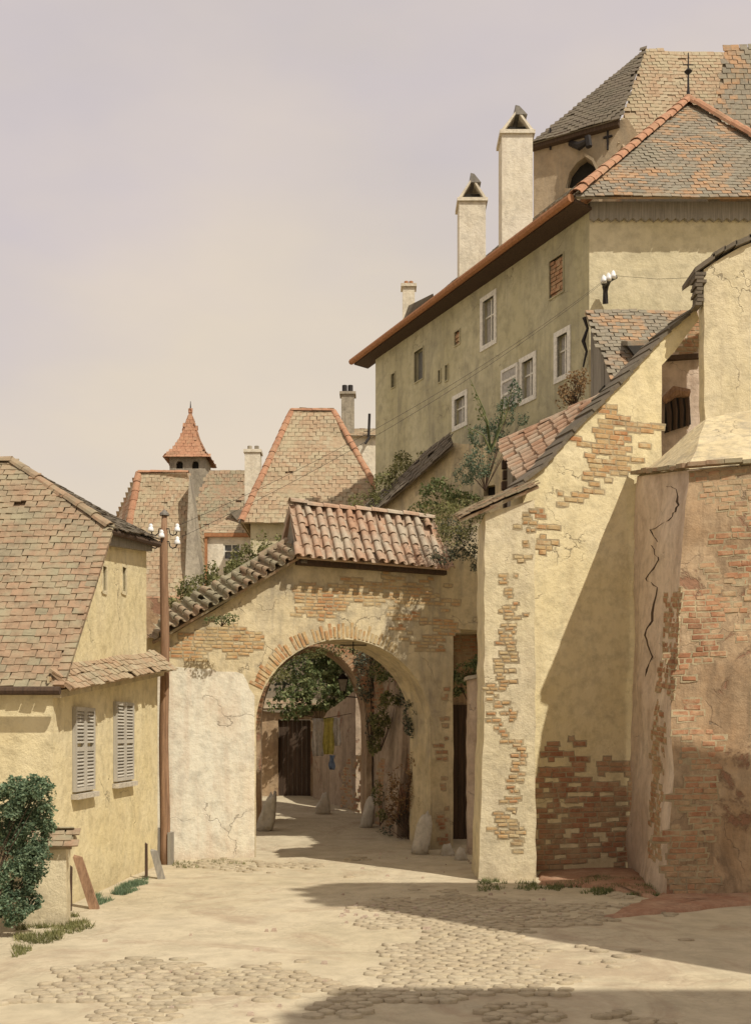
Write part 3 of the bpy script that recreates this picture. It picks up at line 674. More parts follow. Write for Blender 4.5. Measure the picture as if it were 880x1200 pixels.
# ------------------------------------------------------------------ second arch and the passage behind
def passage():
    fr = Fr((-6.2, 25.2), (.4, 25.8)); t = thing('inner_archway', 'shaded second archway with ivy-grown crown seen through the first arch', 'archway', (-1.4, 25.6, .2))
    ap, q = arch_pts(fr, 368, 850, 62, 92)
    a, b = 0, fr.sz(436, 900)[0]
    poly = [(a, -.3)]+[p for p in reversed(ap)]+[(b, -.3), (b, 5.4), (a, 5.4)]
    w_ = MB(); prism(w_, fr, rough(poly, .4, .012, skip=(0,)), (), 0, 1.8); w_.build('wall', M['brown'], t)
    mb = MB(); bricks(mb, fr, [(395, 752), (436, 752), (434, 830), (425, 800)], .85, .24, .07, .3, .02, 3)
    jf = Fr((fr.p(ap[-1][0], 0, 0)).to_2d(), (fr.p(ap[-1][0], 0, 1.8)).to_2d())
    v_ = MB(); c, zs, ra, rb = q
    for i in range(44):
        an = math.pi*(i+.5)/44; 
        bx, bz = c+ra*math.cos(an), zs+rb*math.sin(an); nx, nz = math.cos(an)/ra, math.sin(an)/rb; nl = math.hypot(nx, nz); nx /= nl; nz /= nl; tx, tz = -nz, nx; hw = .035
        cs = [(bx+nx*.01-tx*hw, bz+nz*.01-tz*hw), (bx+nx*.01+tx*hw, bz+nz*.01+tz*hw), (bx+nx*.26+tx*hw, bz+nz*.26+tz*hw), (bx+nx*.26-tx*hw, bz+nz*.26-tz*hw)]
        v_.hexa([fr.p(x, z, -random.uniform(.005, .02)) for x, z in cs]+[fr.p(x, z, .03) for x, z in cs])
    mb.build('exposed_brick', M['brick'], t); v_.build('voussoir', M['brick'], t)
    # yard wall on the right, between the arches
    f2 = Fr((-.12, 26.0), (1.15, 22.6)); t2 = thing('yard_wall', 'plastered yard wall with ivy and bare brick foot between the two arches', 'wall', (.5, 24.3, 0))
    # this wall faces left: n points left here, so thickness goes the other way
    w_ = MB(); Ly = (Vector((1.15, 22.6))-Vector((-.12, 26.0))).length
    prism(w_, f2, rough([(0, -.3), (Ly, -.3), (Ly, 4.6), (1.6, 5.3), (0, 5.3)], .3, .015, skip=(0,)), (), 0, .4); w_.build('wall', M['tan'], t2)
    mb = MB(); bricks(mb, f2, [(440, 985), (495, 990), (497, 900), (470, 880), (445, 900)], .8, .24, .07, .3, .03, 3, d=0)
    bricks(mb, f2, [(436, 825), (452, 825), (452, 750), (436, 752)], .9, .24, .07, .3, .03, 7, d=0)
    mb.build('exposed_brick', M['brick'], t2)
    # sloping buttress against that wall
    mb = MB(); o = Vector((.30, 24.3, 0)); 
    mb.hexa([(.08, 24.75, -.2), (.42, 23.55, -.2), (.80, 23.8, -.2), (.50, 24.9, -.2), (.30, 24.85, 3.0), (.62, 23.9, 2.8), (.80, 23.95, 3.1), (.52, 24.95, 3.3)])
    tag(mb.build('yard_buttress', M['tan']), 'low battered plaster buttress beside the ivy in the yard behind the first arch', 'buttress')
    # back wall beyond the second arch with gate
    f3 = Fr((-4.6, 31.6), (1.2, 31.2)); t3 = thing('lane_wall', 'dim lane wall with a dark wooden gate beyond the second archway', 'wall', (-1.5, 31.4, .5))
    g0, g1 = f3.sz(326, 843), f3.sz(364, 940)
    gp = [(g0[0], g0[1]), (g1[0], g0[1]), (g1[0], .4), (g0[0], .4)]
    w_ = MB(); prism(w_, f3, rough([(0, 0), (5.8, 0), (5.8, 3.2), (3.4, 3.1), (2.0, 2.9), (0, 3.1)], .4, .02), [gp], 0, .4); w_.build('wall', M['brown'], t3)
    g = MB(); k = 7
    for i in range(k):
        a0 = g0[0]+(g1[0]-g0[0])*i/k+.005; a1 = g0[0]+(g1[0]-g0[0])*(i+1)/k-.005
        prism(g, f3, [(a0, .45), (a1, .45), (a1, g0[1]-.02), (a0, g0[1]-.02)], (), .10, .15)
    g.build('gate', M['wood_dark'], t3)
    c = MB(); roof(c, [f3.p(-.05, 3.0, -.15), f3.p(5.8, 3.1, -.15), f3.p(5.8, 3.4, .2), f3.p(-.05, 3.3, .2)], .25, .2); c.build('coping', M['tile_old'], t3)
    # side buttress wall right of the gate
    f4 = Fr((-1.75, 31.1), (-.5, 28.0)); t4 = thing('lane_buttress', 'rough pinkish retaining wall on the right of the lane behind the second archway', 'wall', (-1, 29.6, .4))
    w_ = MB(); prism(w_, f4, rough([(0, 0), (3.34, 0), (3.34, 3.4), (1.2, 2.9), (0, 2.2)], .3, .02), (), 0, .5); w_.build('wall', M['tan'], t4)
    mb = MB(); bricks(mb, f4, [(398, 950), (425, 958), (425, 880), (400, 900)], .35, .24, .07, .4, .02, 3); mb.build('exposed_brick', M['brick'], t4)
passage()
# washing on a line
t = thing('washing_line', 'yellow, white and blue washing hung on a line in the shaded lane', 'washing line', P(382, 860, 28.0))
mb = MB(); mb.tube([P(352, 838, 28.3), P(380, 842, 28.0), P(412, 836, 27.9)], .008, 5); mb.build('line', M['wood_dark'], t)
def cloth(px0, px1, y0, y1, Y, mat):
    mb = MB(); n = 9; m_ = 7
    for j in range(m_+1):
        for i in range(n+1):
            p = P(px0+(px1-px0)*i/n, y0+(y1-y0)*j/m_, Y); p.y += .05*math.sin(i*1.7)*(.3+j/m_); p.x += .02*math.sin(j+i); mb.v.append(tuple(p))
    for j in range(m_):
        for i in range(n): mb.f.append((j*(n+1)+i, j*(n+1)+i+1, (j+1)*(n+1)+i+1, (j+1)*(n+1)+i)); mb.mi.append(0)
    o = mb.build('cloth', M[mat], t, True); md = o.modifiers.new('thickness', 'SOLIDIFY'); md.thickness = .006
cloth(366, 379, 842, 886, 28.02, 'cloth_w'); cloth(379, 391, 841, 884, 28.0, 'cloth_y'); cloth(390, 399, 841, 874, 28.04, 'cloth_w'); cloth(386, 392, 885, 902, 28.05, 'cloth_b')
# lantern
t = thing('lantern', 'small pale glass lantern on an iron bracket in the passage', 'lantern', P(402, 808, 27.45))
c = P(402, 802, 27.4); mb = MB()
for s_, z0, z1, a, b in ((0, -.16, .12, .06, .12), ): mb.hexa([c+Vector((x*a, y*a, z0)) for x, y in ((-1, -1), (1, -1), (1, 1), (-1, 1))]+[c+Vector((x*b, y*b, z1)) for x, y in ((-1, -1), (1, -1), (1, 1), (-1, 1))])
mb.build('glass', M['curtain'], t)
mb = MB(); b = .15; mb.hexa([c+Vector((x*b, y*b, .125)) for x, y in ((-1, -1), (1, -1), (1, 1), (-1, 1))]+[c+Vector((x*.02, y*.02, .27)) for x, y in ((-1, -1), (1, -1), (1, 1), (-1, 1))])
for x, y in ((-1, -1), (1, -1), (1, 1), (-1, 1)): mb.tube([c+Vector((x*.06, y*.06, -.17)), c+Vector((x*.125, y*.125, .125))], .01, 5)
mb.build('cap', M['iron'], t)
mb = MB(); mb.tube([c+Vector((0, 0, -.16)), c+Vector((.05, 0, -.3)), c+Vector((.62, .0, -.34))], .015, 6); mb.build('bracket', M['iron'], t)

# greenery in the yard and passage
bush('ivy', 'dark ivy hanging on the yard wall at the right inside the first arch', 'ivy', [(P(488, 790, 23.0), (.25, .3, .3)), (P(487, 840, 22.9), (.26, .3, .5)), (P(478, 815, 23.4), (.2, .25, .3))], 1500, .07, M['leaf_dark'], P(492, 860, 23.2), 1)
bush('ivy', 'yellow-green creeper in the middle of the yard behind the first arch', 'ivy', [(P(446, 845, 24.4), (.24, .2, .35)), (P(438, 870, 24.4), (.15, .2, .3)), (P(458, 820, 24.2), (.26, .2, .2))], 1300, .07, M['leaf_olive'], P(446, 880, 24.6), 2)
bush('hanging_shrub', 'green shrub hanging over the lane wall above the dark gate', 'shrub', [(P(345, 825, 30.6), (.7, .4, .5)), (P(375, 812, 30.6), (.8, .4, .55)), (P(410, 820, 30.4), (.7, .4, .55)), (P(360, 780, 31.8), (1.1, .6, .7)), (P(405, 775, 31.6), (1.1, .6, .8))], 5200, .12, M['leaf_green'], P(375, 850, 31.4), 5)
bush('hanging_shrub', 'dark shrub high in the shade at the back of the lane', 'shrub', [(P(330, 790, 33.0), (1.2, .6, 1.3)), (P(375, 765, 33.2), (1.6, .6, 1.3)), (P(425, 780, 33.0), (1.3, .6, 1.6)), (P(400, 720, 33.6), (2.6, .6, 1.3))], 6000, .15, M['leaf_dark'], P(375, 850, 33.5), 6)
bush('low_bush', 'scrubby dark bush at the brick foot of the yard wall', 'bush', [(P(478, 960, 23.4), (.28, .2, .25)), (P(455, 975, 23.9), (.25, .2, .16))], 600, .05, M['leaf_dark'], P(478, 988, 23.3), 8)

# guard stones
def stone(cx, yb, yt, w_, Y, lean, lab, dz=0, grp='guard stones along the street'):
    base = P(cx, yb, Y); x, y = base.x, base.y; z0 = gz(x, y)-.06; h = (yb-yt)/F*Y; w_ = w_/F*Y
    bm = bmesh.new(); bmesh.ops.create_icosphere(bm, subdivisions=3, radius=1)
    for v in bm.verts:
        c = v.co; k = max(abs(c.x), abs(c.y), abs(c.z)); c2 = c.lerp(c/k, .62)
        tp = 1.08-.62*((c2.z+1)/2)**1.4
        n_ = 1+.22*noise.noise(c*1.5+Vector((cx, yb, 0)))+.07*noise.noise(c*5+Vector((cx, 0, 0)))
        v.co = Vector((x+c2.x*w_/2*tp*n_+lean*(c2.z+1)/2, y+c2.y*.16*tp*n_, z0+(c2.z+1)/2*h*1.02*n_))
    me = bpy.data.meshes.new('guard_stone'); bm.to_mesh(me); bm.free(); me.materials.append(M['stone'])
    me.polygons.foreach_set('use_smooth', [True]*len(me.polygons))
    o = bpy.data.objects.new('guard_stone', me); COL.objects.link(o)
    off = Vector((x, y, z0))
    for v in me.vertices: v.co -= off
    o.location = off
    tag(o, lab, 'guard stone', grp)
stone(309, 945, 898, 20, 24.6, .22, 'tall pale slab leaning at the left foot of the second archway')
stone(378, 950, 926, 18, 27.6, .06, 'squat rough stone on the right side of the lane beyond the second archway')
stone(428, 962, 924, 16, 25.1, .16, 'narrow pale stone leaning right at the right foot of the second archway')
stone(491, 1000, 950, 22, 21.4, .16, 'largest pale guard stone leaning at the right foot of the first arch')
stone(524, 1000, 984, 17, 21.2, .0, 'small round boulder just right of the largest leaning guard stone')
stone(540, 1006, 990, 16, 20.4, .0, 'low grey lump of stone in front of the narrow recess')
# iron boot scraper
x, y = G(578, 1020); t = thing('boot_scraper', 'small black iron boot scraper standing at the foot of the tall pier', 'boot scraper', (x, y, 0))
mb = MB(); mb.tube([(x-.09, y, -.05), (x-.09, y, .2)], .02, 6); mb.build('post', M['iron'], t); mb = MB(); mb.tube([(x+.09, y, -.05), (x+.09, y, .22)], .02, 6); mb.build('post', M['iron'], t)
mb = MB(); mb.box((x-.09, y-.012, .08), (.18, 0, 0), (0, .02, 0), (0, 0, .05)); mb.build('blade', M['iron'], t)

# ------------------------------------------------------------------ recess between arch and pier
f = Fr((.9, 23.4), (3.2, 23.4))
t = thing('recess_wall', 'shadowed recess with a dark board door right of the first arch', 'wall', (2.0, 23.4, 0))
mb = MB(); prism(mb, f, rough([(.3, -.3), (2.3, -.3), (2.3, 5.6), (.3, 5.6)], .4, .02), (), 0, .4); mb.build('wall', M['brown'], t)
mb = MB(); bricks(mb, f, [(527, 768), (572, 768), (572, 738), (527, 738)], .97, .23, .065, .05, .03, 2); bricks(mb, f, [(536, 985), (572, 985), (572, 900), (545, 930)], .8, .23, .065, .4, .03, 4); mb.build('exposed_brick', M['brick'], t)
mb = MB()
for px in (524, 566): q = f.sz(px, 760)[0]; prism(mb, f, [(q, f.sz(px, 785)[1]), (q+.09, f.sz(px, 785)[1]), (q+.09, f.sz(px, 735)[1]), (q, f.sz(px, 735)[1])], (), -.14, -.002)
q0, q1 = f.sz(521, 735)[0], f.sz(575, 735)[0]; z_ = f.sz(540, 735)[1]; prism(mb, f, [(q0, z_+.003), (q1, z_+.003), (q1, z_+.12), (q0, z_+.12)], (), -.2, -.002); mb.build('timber_frame', M['wood_dark'], t)
mb = MB(); q0, q1, z1 = f.sz(530, 830)[0], f.sz(550, 830)[0], f.sz(540, 826)[1]
for i in range(3):
    a = q0+(q1-q0)*i/3; prism(mb, f, [(a+.004, 0), (a+(q1-q0)/3-.004, 0), (a+(q1-q0)/3-.004, z1), (a+.004, z1)], (), -.08, -.01)
mb.build('door', M['wood_dark'], t)
g = Fr((1.55, 21.3), (2.6, 21.3)); t = thing('gate_pillar', 'narrow tan plastered pillar between the dark recess and the tall pier', 'pillar', (1.9, 21.4, 0))
a, b = g.sz(549, 900)[0], g.sz(572, 900)[0]; zt = g.sz(560, 797)[1]
mb = MB(); prism(mb, g, rough([(a, -.3), (b, -.3), (b, zt+.08), (a, zt)], .2, .012), (), 0, .5); mb.build('shaft', M['pink'], t)
mb = MB(); mb.hexa([g.p(a-.05, zt+.0, -.05), g.p(b+.05, zt+.09, -.05), g.p(b+.05, zt+.09, .55), g.p(a-.05, zt, .55), g.p(a-.05, zt+.07, -.05), g.p(b+.05, zt+.16, -.05), g.p(b+.05, zt+.16, .55), g.p(a-.05, zt+.07, .55)]); mb.build('cap', M['stone'], t)
bush('shrub', 'bright green shrub sprouting over the narrow pillar under the timber frame', 'shrub', [(P(548, 792, 22.2), (.30, .25, .32)), (P(536, 800, 22.3), (.16, .2, .3)), (P(562, 780, 22.0), (.18, .2, .28))], 1500, .06, M['leaf_green'], P(548, 822, 22.2), 12)

# ------------------------------------------------------------------ tall pier and yellow gable wall
fp = Fr((1.5, 17.6), (3.0, 17.6))
t = thing('tall_pier', 'tall pale yellow pier with a worn strip of bare bricks right of the arch', 'pier', (2.1, 18, 0))
poly = fp.poly([(560, 1036), (628, 1036), (627, 900), (626, 585), (604, 592), (568, 603), (567, 850), (563, 960)])
mb = MB(); prism(mb, fp, rough(poly, .22, .012, skip=(0,)), (), 0, 1.25); mb.build('shaft', M['yellow_pale'], t)
mb = MB()
bricks(mb, fp, [(586, 672), (602, 668), (606, 760), (598, 810), (608, 900), (610, 950), (594, 950), (592, 850), (580, 800), (584, 730)], .5, .14, .05, .25, .014, 2)
bricks(mb, fp, [(572, 940), (614, 975), (616, 1005), (580, 975)], .6, .17, .055, .2, .014, 6)
bricks(mb, fp, [(612, 600), (624, 590), (624, 660), (615, 660)], .7, .14, .055, .1, .014, 9)
mb.build('exposed_brick', M['brick_pale'], t)
mb = MB(); e0, e1 = fp.px(538, 608, -.12), fp.px(630, 568, -.12)
roof(mb, [e0, e1, e1+Vector((0, 1.0, .28)), e0+Vector((0, 1.0, .28))], .2, .16, jit=1.8, gaps=.02, wave=.03)
mb.build('coping', M['tile_old'], t)

W5 = Fr((2.35, 18.35), (5.2, 19.35))
t = thing('gable_wall', 'bright yellow raking gable wall with red brick patches and stepped dark tile edge', 'wall', (3.7, 18.9, 0))
rake = [(613, 567), (636, 548), (683, 495), (725, 452), (772, 400), (815, 362)]
poly = W5.poly([(610, 1040), (790, 1040), (790, 560), (775, 560), (775, 428), (790, 412), (819, 374)])+W5.poly(rake[::-1])
mb = MB(); prism(mb, W5, rough(poly, .3, .01, skip=(0,)), (), 0, .45); mb.build('wall', M['yellow'], t)
mb = MB()
bricks(mb, W5, [(683, 500), (715, 482), (764, 490), (762, 520), (740, 548), (706, 562), (700, 540), (690, 522)], .72, .27, .08, .45, .012, 2)
bricks(mb, W5, [(655, 565), (700, 560), (700, 575), (660, 600), (652, 590)], .5, .25, .08, .3, .012, 4)
bricks(mb, W5, [(625, 600), (645, 605), (650, 640), (626, 650)], .75, .25, .08, .3, .014, 5)
bricks(mb, W5, [(684, 548), (720, 545), (722, 562), (690, 570)], .5, .25, .08, .3, .012, 6)
mb.build('exposed_brick', M['brick_pale'], t)
mb = MB(); bricks(mb, W5, [(624, 1020), (745, 1015), (745, 900), (700, 880), (640, 865), (624, 868)], .62, .26, .08, .4, .016, 12)
mb.build('base_brick', M['brick'], t)
mb = MB()   # stepped tile edge on the rake
rp = [W5.px(x, y) for x, y in rake]; rp = [rp[0]-(rp[1]-rp[0])*.3]+rp
for a, b in zip(rp[:-1], rp[1:]):
    n_ = max(1, int((b-a).length/.24)); tt = (b-a).normalized(); nb = Vector((W5.n.x, W5.n.y, 0)); up = nb.cross(tt).normalized(); up = up if up.z > 0 else -up
    for i in range(n_):
        o = a+(b-a)*(i/n_)+up*random.uniform(0, .012); L = tt*((b-a).length/n_*1.15)
        mb.box(o-nb*(.07+random.uniform(-.02, .02))+up*.004, L+up*(-.02), nb*.62, up*random.uniform(.045, .07))
mb.build('verge_tiles', M['tile_dark'], t)

# pink tile roof behind the gable wall and its dark end wall
t = thing('lean_to', 'low outbuilding with pinkish barrel-tile roof and dark ragged end behind the pier', 'outbuilding', (3.4, 20, 0))
F0, F1, B0, B1 = P(611, 566, 18.9), P(722, 460, 19.5), P(589, 521, 21.0), P(722, 461, 20.3)
mb = MB(); roof(mb, [B0, F0, F1], .2, .26, kind='barrel', jit=2, gaps=.02, wave=.06); ridge(mb, B0+Vector((0, 0, .03)), F1+Vector((0, 0, .03)), .1, .3, 2); mb.build('roof', M['tile_red'], t)
fe = Fr(B0.to_2d(), F0.to_2d()); Le = (F0.to_2d()-B0.to_2d()).length
mb = MB(); hp = [(Le*.35, 6.35), (Le*.62, 6.3), (Le*.62, 6.95), (Le*.35, 7.05)]
prism(mb, fe, rough([(0, 4.2), (Le, 4.2), (Le, F0.z-.09), (0, B0.z-.09)], .12, .03), [hp], .06, .36); mb.build('end_wall', M['grey'], t)
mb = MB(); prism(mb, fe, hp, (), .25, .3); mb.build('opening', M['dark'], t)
mb = MB()
for i in range(9): mb.box(fe.p(.02, 5.7+i*.2, .0+random.uniform(-.05, .02)), Vector((fe.u.x, fe.u.y, 0))*.14, Vector((fe.n.x, fe.n.y, 0))*.12, (0, 0, .15))
mb.build('quoin', M['wood_dark'], t)
mb = MB(); fb = Fr(B0.to_2d(), B1.to_2d()); Lb = (B1.to_2d()-B0.to_2d()).length; prism(mb, fb, [(0, 4.2), (Lb, 4.2), (Lb, B1.z-.1), (0, B0.z-.1)], (), -.02, .28); mb.build('back_wall', M['ochre'], t)

# ------------------------------------------------------------------ recess with grate, right buttress, upper yellow building
f6 = Fr((4.9, 20.3), (6.9, 20.5))
t = thing('niche_wall', 'pinkish back wall of the niche with a bare brick corner under the rake', 'wall', (5.6, 20.3, 0))
mb = MB(); prism(mb, f6, f6.poly([(760, 640), (850, 640), (850, 350), (822, 350), (800, 385), (760, 420)]), (), 0, .4); mb.build('wall', M['pink'], t)
mb = MB(); bricks(mb, f6, [(790, 416), (820, 416), (820, 370), (806, 388)], .95, .26, .07, .05, .03, 3); mb.build('exposed_brick', M['brick'], t)
mb = MB(); q0, q1 = f6.sz(779, 400)[0], f6.sz(822, 400)[0]; mb.hexa([f6.p(q0, f6.sz(779, 424)[1], -.12), f6.p(q1, f6.sz(822, 421)[1], -.12), f6.p(q1, f6.sz(822, 421)[1], -.003), f6.p(q0, f6.sz(779, 424)[1], -.003), f6.p(q0, f6.sz(779, 419)[1], -.12), f6.p(q1, f6.sz(822, 416)[1], -.12), f6.p(q1, f6.sz(822, 416)[1], -.003), f6.p(q0, f6.sz(779, 419)[1], -.003)]); mb.build('ledge', M['wood_dark'], t)
t = thing('wooden_grate', 'rough brown wooden grate with a thick lintel in the niche', 'grate', P(793, 480, 20.2))
mb = MB(); c = P(780, 503, 20.15); 
for i in range(4): p0 = P(784+i*7, 505-i*2, 20.15); p1 = P(781+i*7.5, 464-i*1.5, 20.12); mb.tube([p0, (p0+p1)/2+Vector((.02, 0, 0)), p1], [.035, .045, .04], 6)
mb.build('bar', M['wood_dark'], t)
mb = MB(); mb.tube([P(777, 470, 20.1), P(790, 459, 20.08), P(807, 461, 20.1)], [.07, .11, .08], 7); mb.build('lintel', M['wood'], t)
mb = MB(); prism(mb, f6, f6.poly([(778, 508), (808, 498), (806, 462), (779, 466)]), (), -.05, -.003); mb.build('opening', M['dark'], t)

t = thing('cracked_buttress', 'massive battered buttress with pink cracked side and brown brick front at the right', 'buttress', (5.2, 17, 0))
FLb, FRb, BLb = Vector((4.08, 15.7, -.3)), Vector((7.4, 15.9, -.3)), Vector((4.33, 19.0, -.3))
FLt, FRt, BLt = Vector((4.67, 16.6, 6.25)), Vector((7.4, 16.7, 6.45)), Vector((4.46, 19.0, 6.70))
def gridface(mb, a, b, c, d, nu, nv, amp, seed=0):   # a-b bottom, d-c top, with hand-built unevenness; edges keep in common
    n_ = (b-a).cross(d-a).normalized(); o = len(mb.v)
    for j in range(nv+1):
        for i in range(nu+1):
            u_, v_ = i/nu, j/nv; p = (a*(1-u_)+b*u_)*(1-v_)+(d*(1-u_)+c*u_)*v_
            p = p+Vector((noise.noise(p*.9), noise.noise(p*.9+Vector((7, 0, 0))), 0))*amp*2+Vector((noise.noise(p*3.1), noise.noise(p*3.1+Vector((5, 0, 0))), 0))*amp*.6
            mb.v.append(tuple(p))
    for j in range(nv):
        for i in range(nu):
            k = o+j*(nu+1)+i; mb.f.append((k, k+1, k+nu+2, k+nu+1)); mb.mi.append(mb.cur)
mb = MB(); gridface(mb, BLb, FLb, FLt, BLt, 16, 36, .05); mb.build('side_face', M['pink'], t, True)
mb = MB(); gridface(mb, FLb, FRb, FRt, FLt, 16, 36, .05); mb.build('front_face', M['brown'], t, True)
BR = Vector((7.4, 19.0, 8.05)); BM = P(827, 489, 19.0); BM.z = 7.72
mb = MB(); gridface(mb, FLt, FRt, BR, BM, 10, 8, .03); gridface(mb, FLt, BM, BM, BLt, 6, 6, .03)
mb.build('weathered_top', M['ochre'], t, True)
mb = MB(); bk = [FLt, BLt, BM]
for a, b in ((BLt+Vector((-.04, 0, .02)), FLt+Vector((-.04, -.06, .03))), (FLt+Vector((-.04, -.06, .03)), FRt+Vector((0, -.06, .03)))):
    n_ = int((b-a).length/.26)
    for i in range(n_):
        o = a+(b-a)*(i/n_); L = (b-a)/n_*.97; s_ = Vector(((b-a).y, -(b-a).x, 0)).normalized()*.16
        if s_.dot(Vector((-1, -1, 0))) < 0: s_ = -s_
        mb.box(o+Vector((0, 0, random.uniform(-.02, .02)))-s_*.6, L, s_, (0, 0, random.uniform(.05, .08)))
mb.build('coping', M['tile_old'], t)
ff = Fr((4.36, 16.13), (7.4, 16.3))
class Bat:     # battered frame lying on the front face
    def __init__(s, a, b, c, d, ns=1): s.a, s.b, s.c, s.d = a, b, c, d; s.nv = (b-a).cross(d-a).normalized()*ns; s.W = (b-a).length; s.Ht = (d-a).length
    def p(s, q, z, dd=0):
        u_, v_ = q/s.W, z/s.Ht; pp = (s.a*(1-u_)+s.b*u_)*(1-v_)+(s.d*(1-u_)+s.c*u_)*v_
        pp = pp+Vector((noise.noise(pp*.9), noise.noise(pp*.9+Vector((7, 0, 0))), 0))*.10+Vector((noise.noise(pp*3.1), noise.noise(pp*3.1+Vector((5, 0, 0))), 0))*.03
        return pp+s.nv*dd
    def sz(s, px, py, d=0):      # solve for the point of the battered face seen at a photograph pixel
        def pr(u_, v_):
            q = s.p(u_*s.W, v_*s.Ht); return CX+F*q.x/q.y, HY-F*(q.z-CH)/q.y
        u_, v_ = .5, .5
        for _ in range(25):
            a = pr(u_, v_); b = pr(u_+1e-3, v_); c = pr(u_, v_+1e-3)
            j11, j21, j12, j22 = (b[0]-a[0])*1e3, (b[1]-a[1])*1e3, (c[0]-a[0])*1e3, (c[1]-a[1])*1e3
            det = j11*j22-j12*j21; ex, ey = px-a[0], py-a[1]
            u_ += .6*(ex*j22-ey*j12)/det; v_ += .6*(ey*j11-ex*j21)/det
            u_ = min(1.5, max(-.3, u_)); v_ = min(1.1, max(-.05, v_))
        return (u_*s.W, v_*s.Ht)
    def poly(s, pts): return [s.sz(*p) for p in pts]
fb = Bat(FLb, FRb, FRt, FLt, -1 if (FRb-FLb).cross(FLt-FLb).y > 0 else 1)
fb.nv = (FRb-FLb).cross(FLt-FLb).normalized(); fb.nv = fb.nv if fb.nv.y > 0 else -fb.nv
mb = MB()
bricks(mb, fb, [(806, 556), (885, 550), (885, 600), (820, 590)], .45, .26, .08, .5, .02, 2)
bricks(mb, fb, [(800, 680), (830, 660), (850, 720), (822, 800), (796, 860)], .8, .26, .08, .5, .022, 3)
bricks(mb, fb, [(782, 1050), (840, 1048), (830, 940), (792, 900)], .7, .26, .08, .5, .022, 4)
bricks(mb, fb, [(832, 600), (885, 590), (885, 690), (850, 690)], .5, .26, .08, .5, .02, 9)
bricks(mb, fb, [(800, 860), (835, 850), (850, 930), (800, 920)], .6, .26, .08, .5, .02, 10)
bricks(mb, fb, [(840, 700), (885, 640), (885, 760), (860, 800)], .3, .26, .08, .5, .02, 6)
mb.build('exposed_brick', M['brick'], t)
fs = Bat(BLb, FLb, FLt, BLt); fs.nv = (FLb-BLb).cross(BLt-BLb).normalized(); fs.nv = fs.nv if fs.nv.x > 0 else -fs.nv
mb = MB()
for pl, pr in (([(758, 1000), (774, 1015), (777, 900), (764, 890)], .6), ([(762, 900), (775, 905), (782, 830), (770, 830)], .5), ([(768, 810), (790, 815), (796, 690), (778, 700)], .5)):
    bricks(mb, fs, pl, pr, .22, .075, .2, .018, 3)
mb.build('side_brick', M['brick'], t)

for kpts in ([(763, 640), (772, 657), (756, 679), (769, 688), (763, 727), (756, 744), (763, 770), (754, 800)], [(779, 570), (792, 572), (794, 593), (788, 605), (762, 622), (773, 640)]):
    mb = MB(); k3 = []
    for (x0, y0), (x1, y1) in zip(kpts[:-1], kpts[1:]):
        for j in range(4): k3.append((x0+(x1-x0)*j/4+random.uniform(-1.2, 1.2), y0+(y1-y0)*j/4+random.uniform(-1.5, 1.5)))
    sz_ = [fs.sz(*q) for q in k3]; wd_ = [random.uniform(.006, .03) for _ in sz_]; wd_[0] = wd_[-1] = .002
    for i in range(len(sz_)-1):
        (a, b), (c, d) = sz_[i], sz_[i+1]; wa, wb = wd_[i]*1.6, wd_[i+1]*1.6
        mb.hexa([fs.p(a-wa, b, -.006), fs.p(a+wa, b, -.006), fs.p(c+wb, d, -.006), fs.p(c-wb, d, -.006), fs.p(a-wa, b, .02), fs.p(a+wa, b, .02), fs.p(c+wb, d, .02), fs.p(c-wb, d, .02)])
    mb.build('crack', M['wood_dark'], t)
f8 = Fr((5.5, 18.95), (9.0, 18.95))
t = thing('upper_house', 'tall pale yellow house wall with a crumbling tile eave at the right edge', 'house', (7, 19.5, 5))
poly = f8.poly([(826, 600), (905, 600), (905, 275), (868, 289), (824, 316)])
mb = MB(); prism(mb, f8, rough(poly, .3, .012), (), 0, .3); mb.build('wall', M['yellow_pale'], t)
mb = MB(); pts = [f8.px(814, 318, -.1), f8.px(835, 303, -.1), f8.px(862, 287, -.1), f8.px(910, 266, -.1)]
for a, b in zip(pts[:-1], pts[1:]):
    n_ = max(1, int((b-a).length/.2))
    for i in range(n_):
        o = a+(b-a)*(i/n_)+Vector((0, 0, random.uniform(-.02, .03))); mb.box(o, (b-a)/n_*1.1, (0, .8, 0), (0, 0, random.uniform(.05, .1)))
for i in range(9): 
    o = f8.px(816+random.uniform(-2, 1), 322+i*4.4, -.1); mb.box(o, (random.uniform(.08, .13)+max(0, .06-.01*i), 0, 0), (0, .3, 0), (0, 0, .05))
mb.build('eave_tiles', M['tile_dark'], t)
mb = MB(); bricks(mb, f8, [(806, 548), (862, 546), (862, 520), (830, 515)], .3, .26, .08, .4, .02, 3); mb.build('exposed_brick', M['brick_pale'], t)

# ------------------------------------------------------------------ lean-to shed with plank side
t = thing('plank_shed', 'shed with grey and orange tiled roof and plank side against the big house', 'shed', (5.6, 24, 6))
TL, TR = P(685, 369, 25.6), P(812, 363, 25.6); LL, LR = P(730, 478, 22.6), P(842, 478, 22.6)
mb = MB(); roof(mb, [LL, LR, TR, TL], .2, .16, wave=.05, jit=1.5); mb.build('roof', M['tile_grey'], t)
mb = MB(); lo = 7.4; s0 = Vector((TL.x+.1, TL.y)); s1 = Vector((LL.x+.1, LL.y)); fs_ = Fr(s0, s1); Ls = (s1-s0).length; n_ = 13
for i in range(n_):
    a, b = Ls*i/n_+.006, Ls*(i+1)/n_-.006; za = TL.z+(LL.z-TL.z)*a/Ls-.1; zb = TL.z+(LL.z-TL.z)*b/Ls-.1; o_ = random.uniform(0, .02)
    prism(mb, fs_, [(a, lo), (b, lo), (b, zb), (a, za)], (), .02+o_, .05+o_)
mb.build('plank_wall', M['wood_grey'], t)
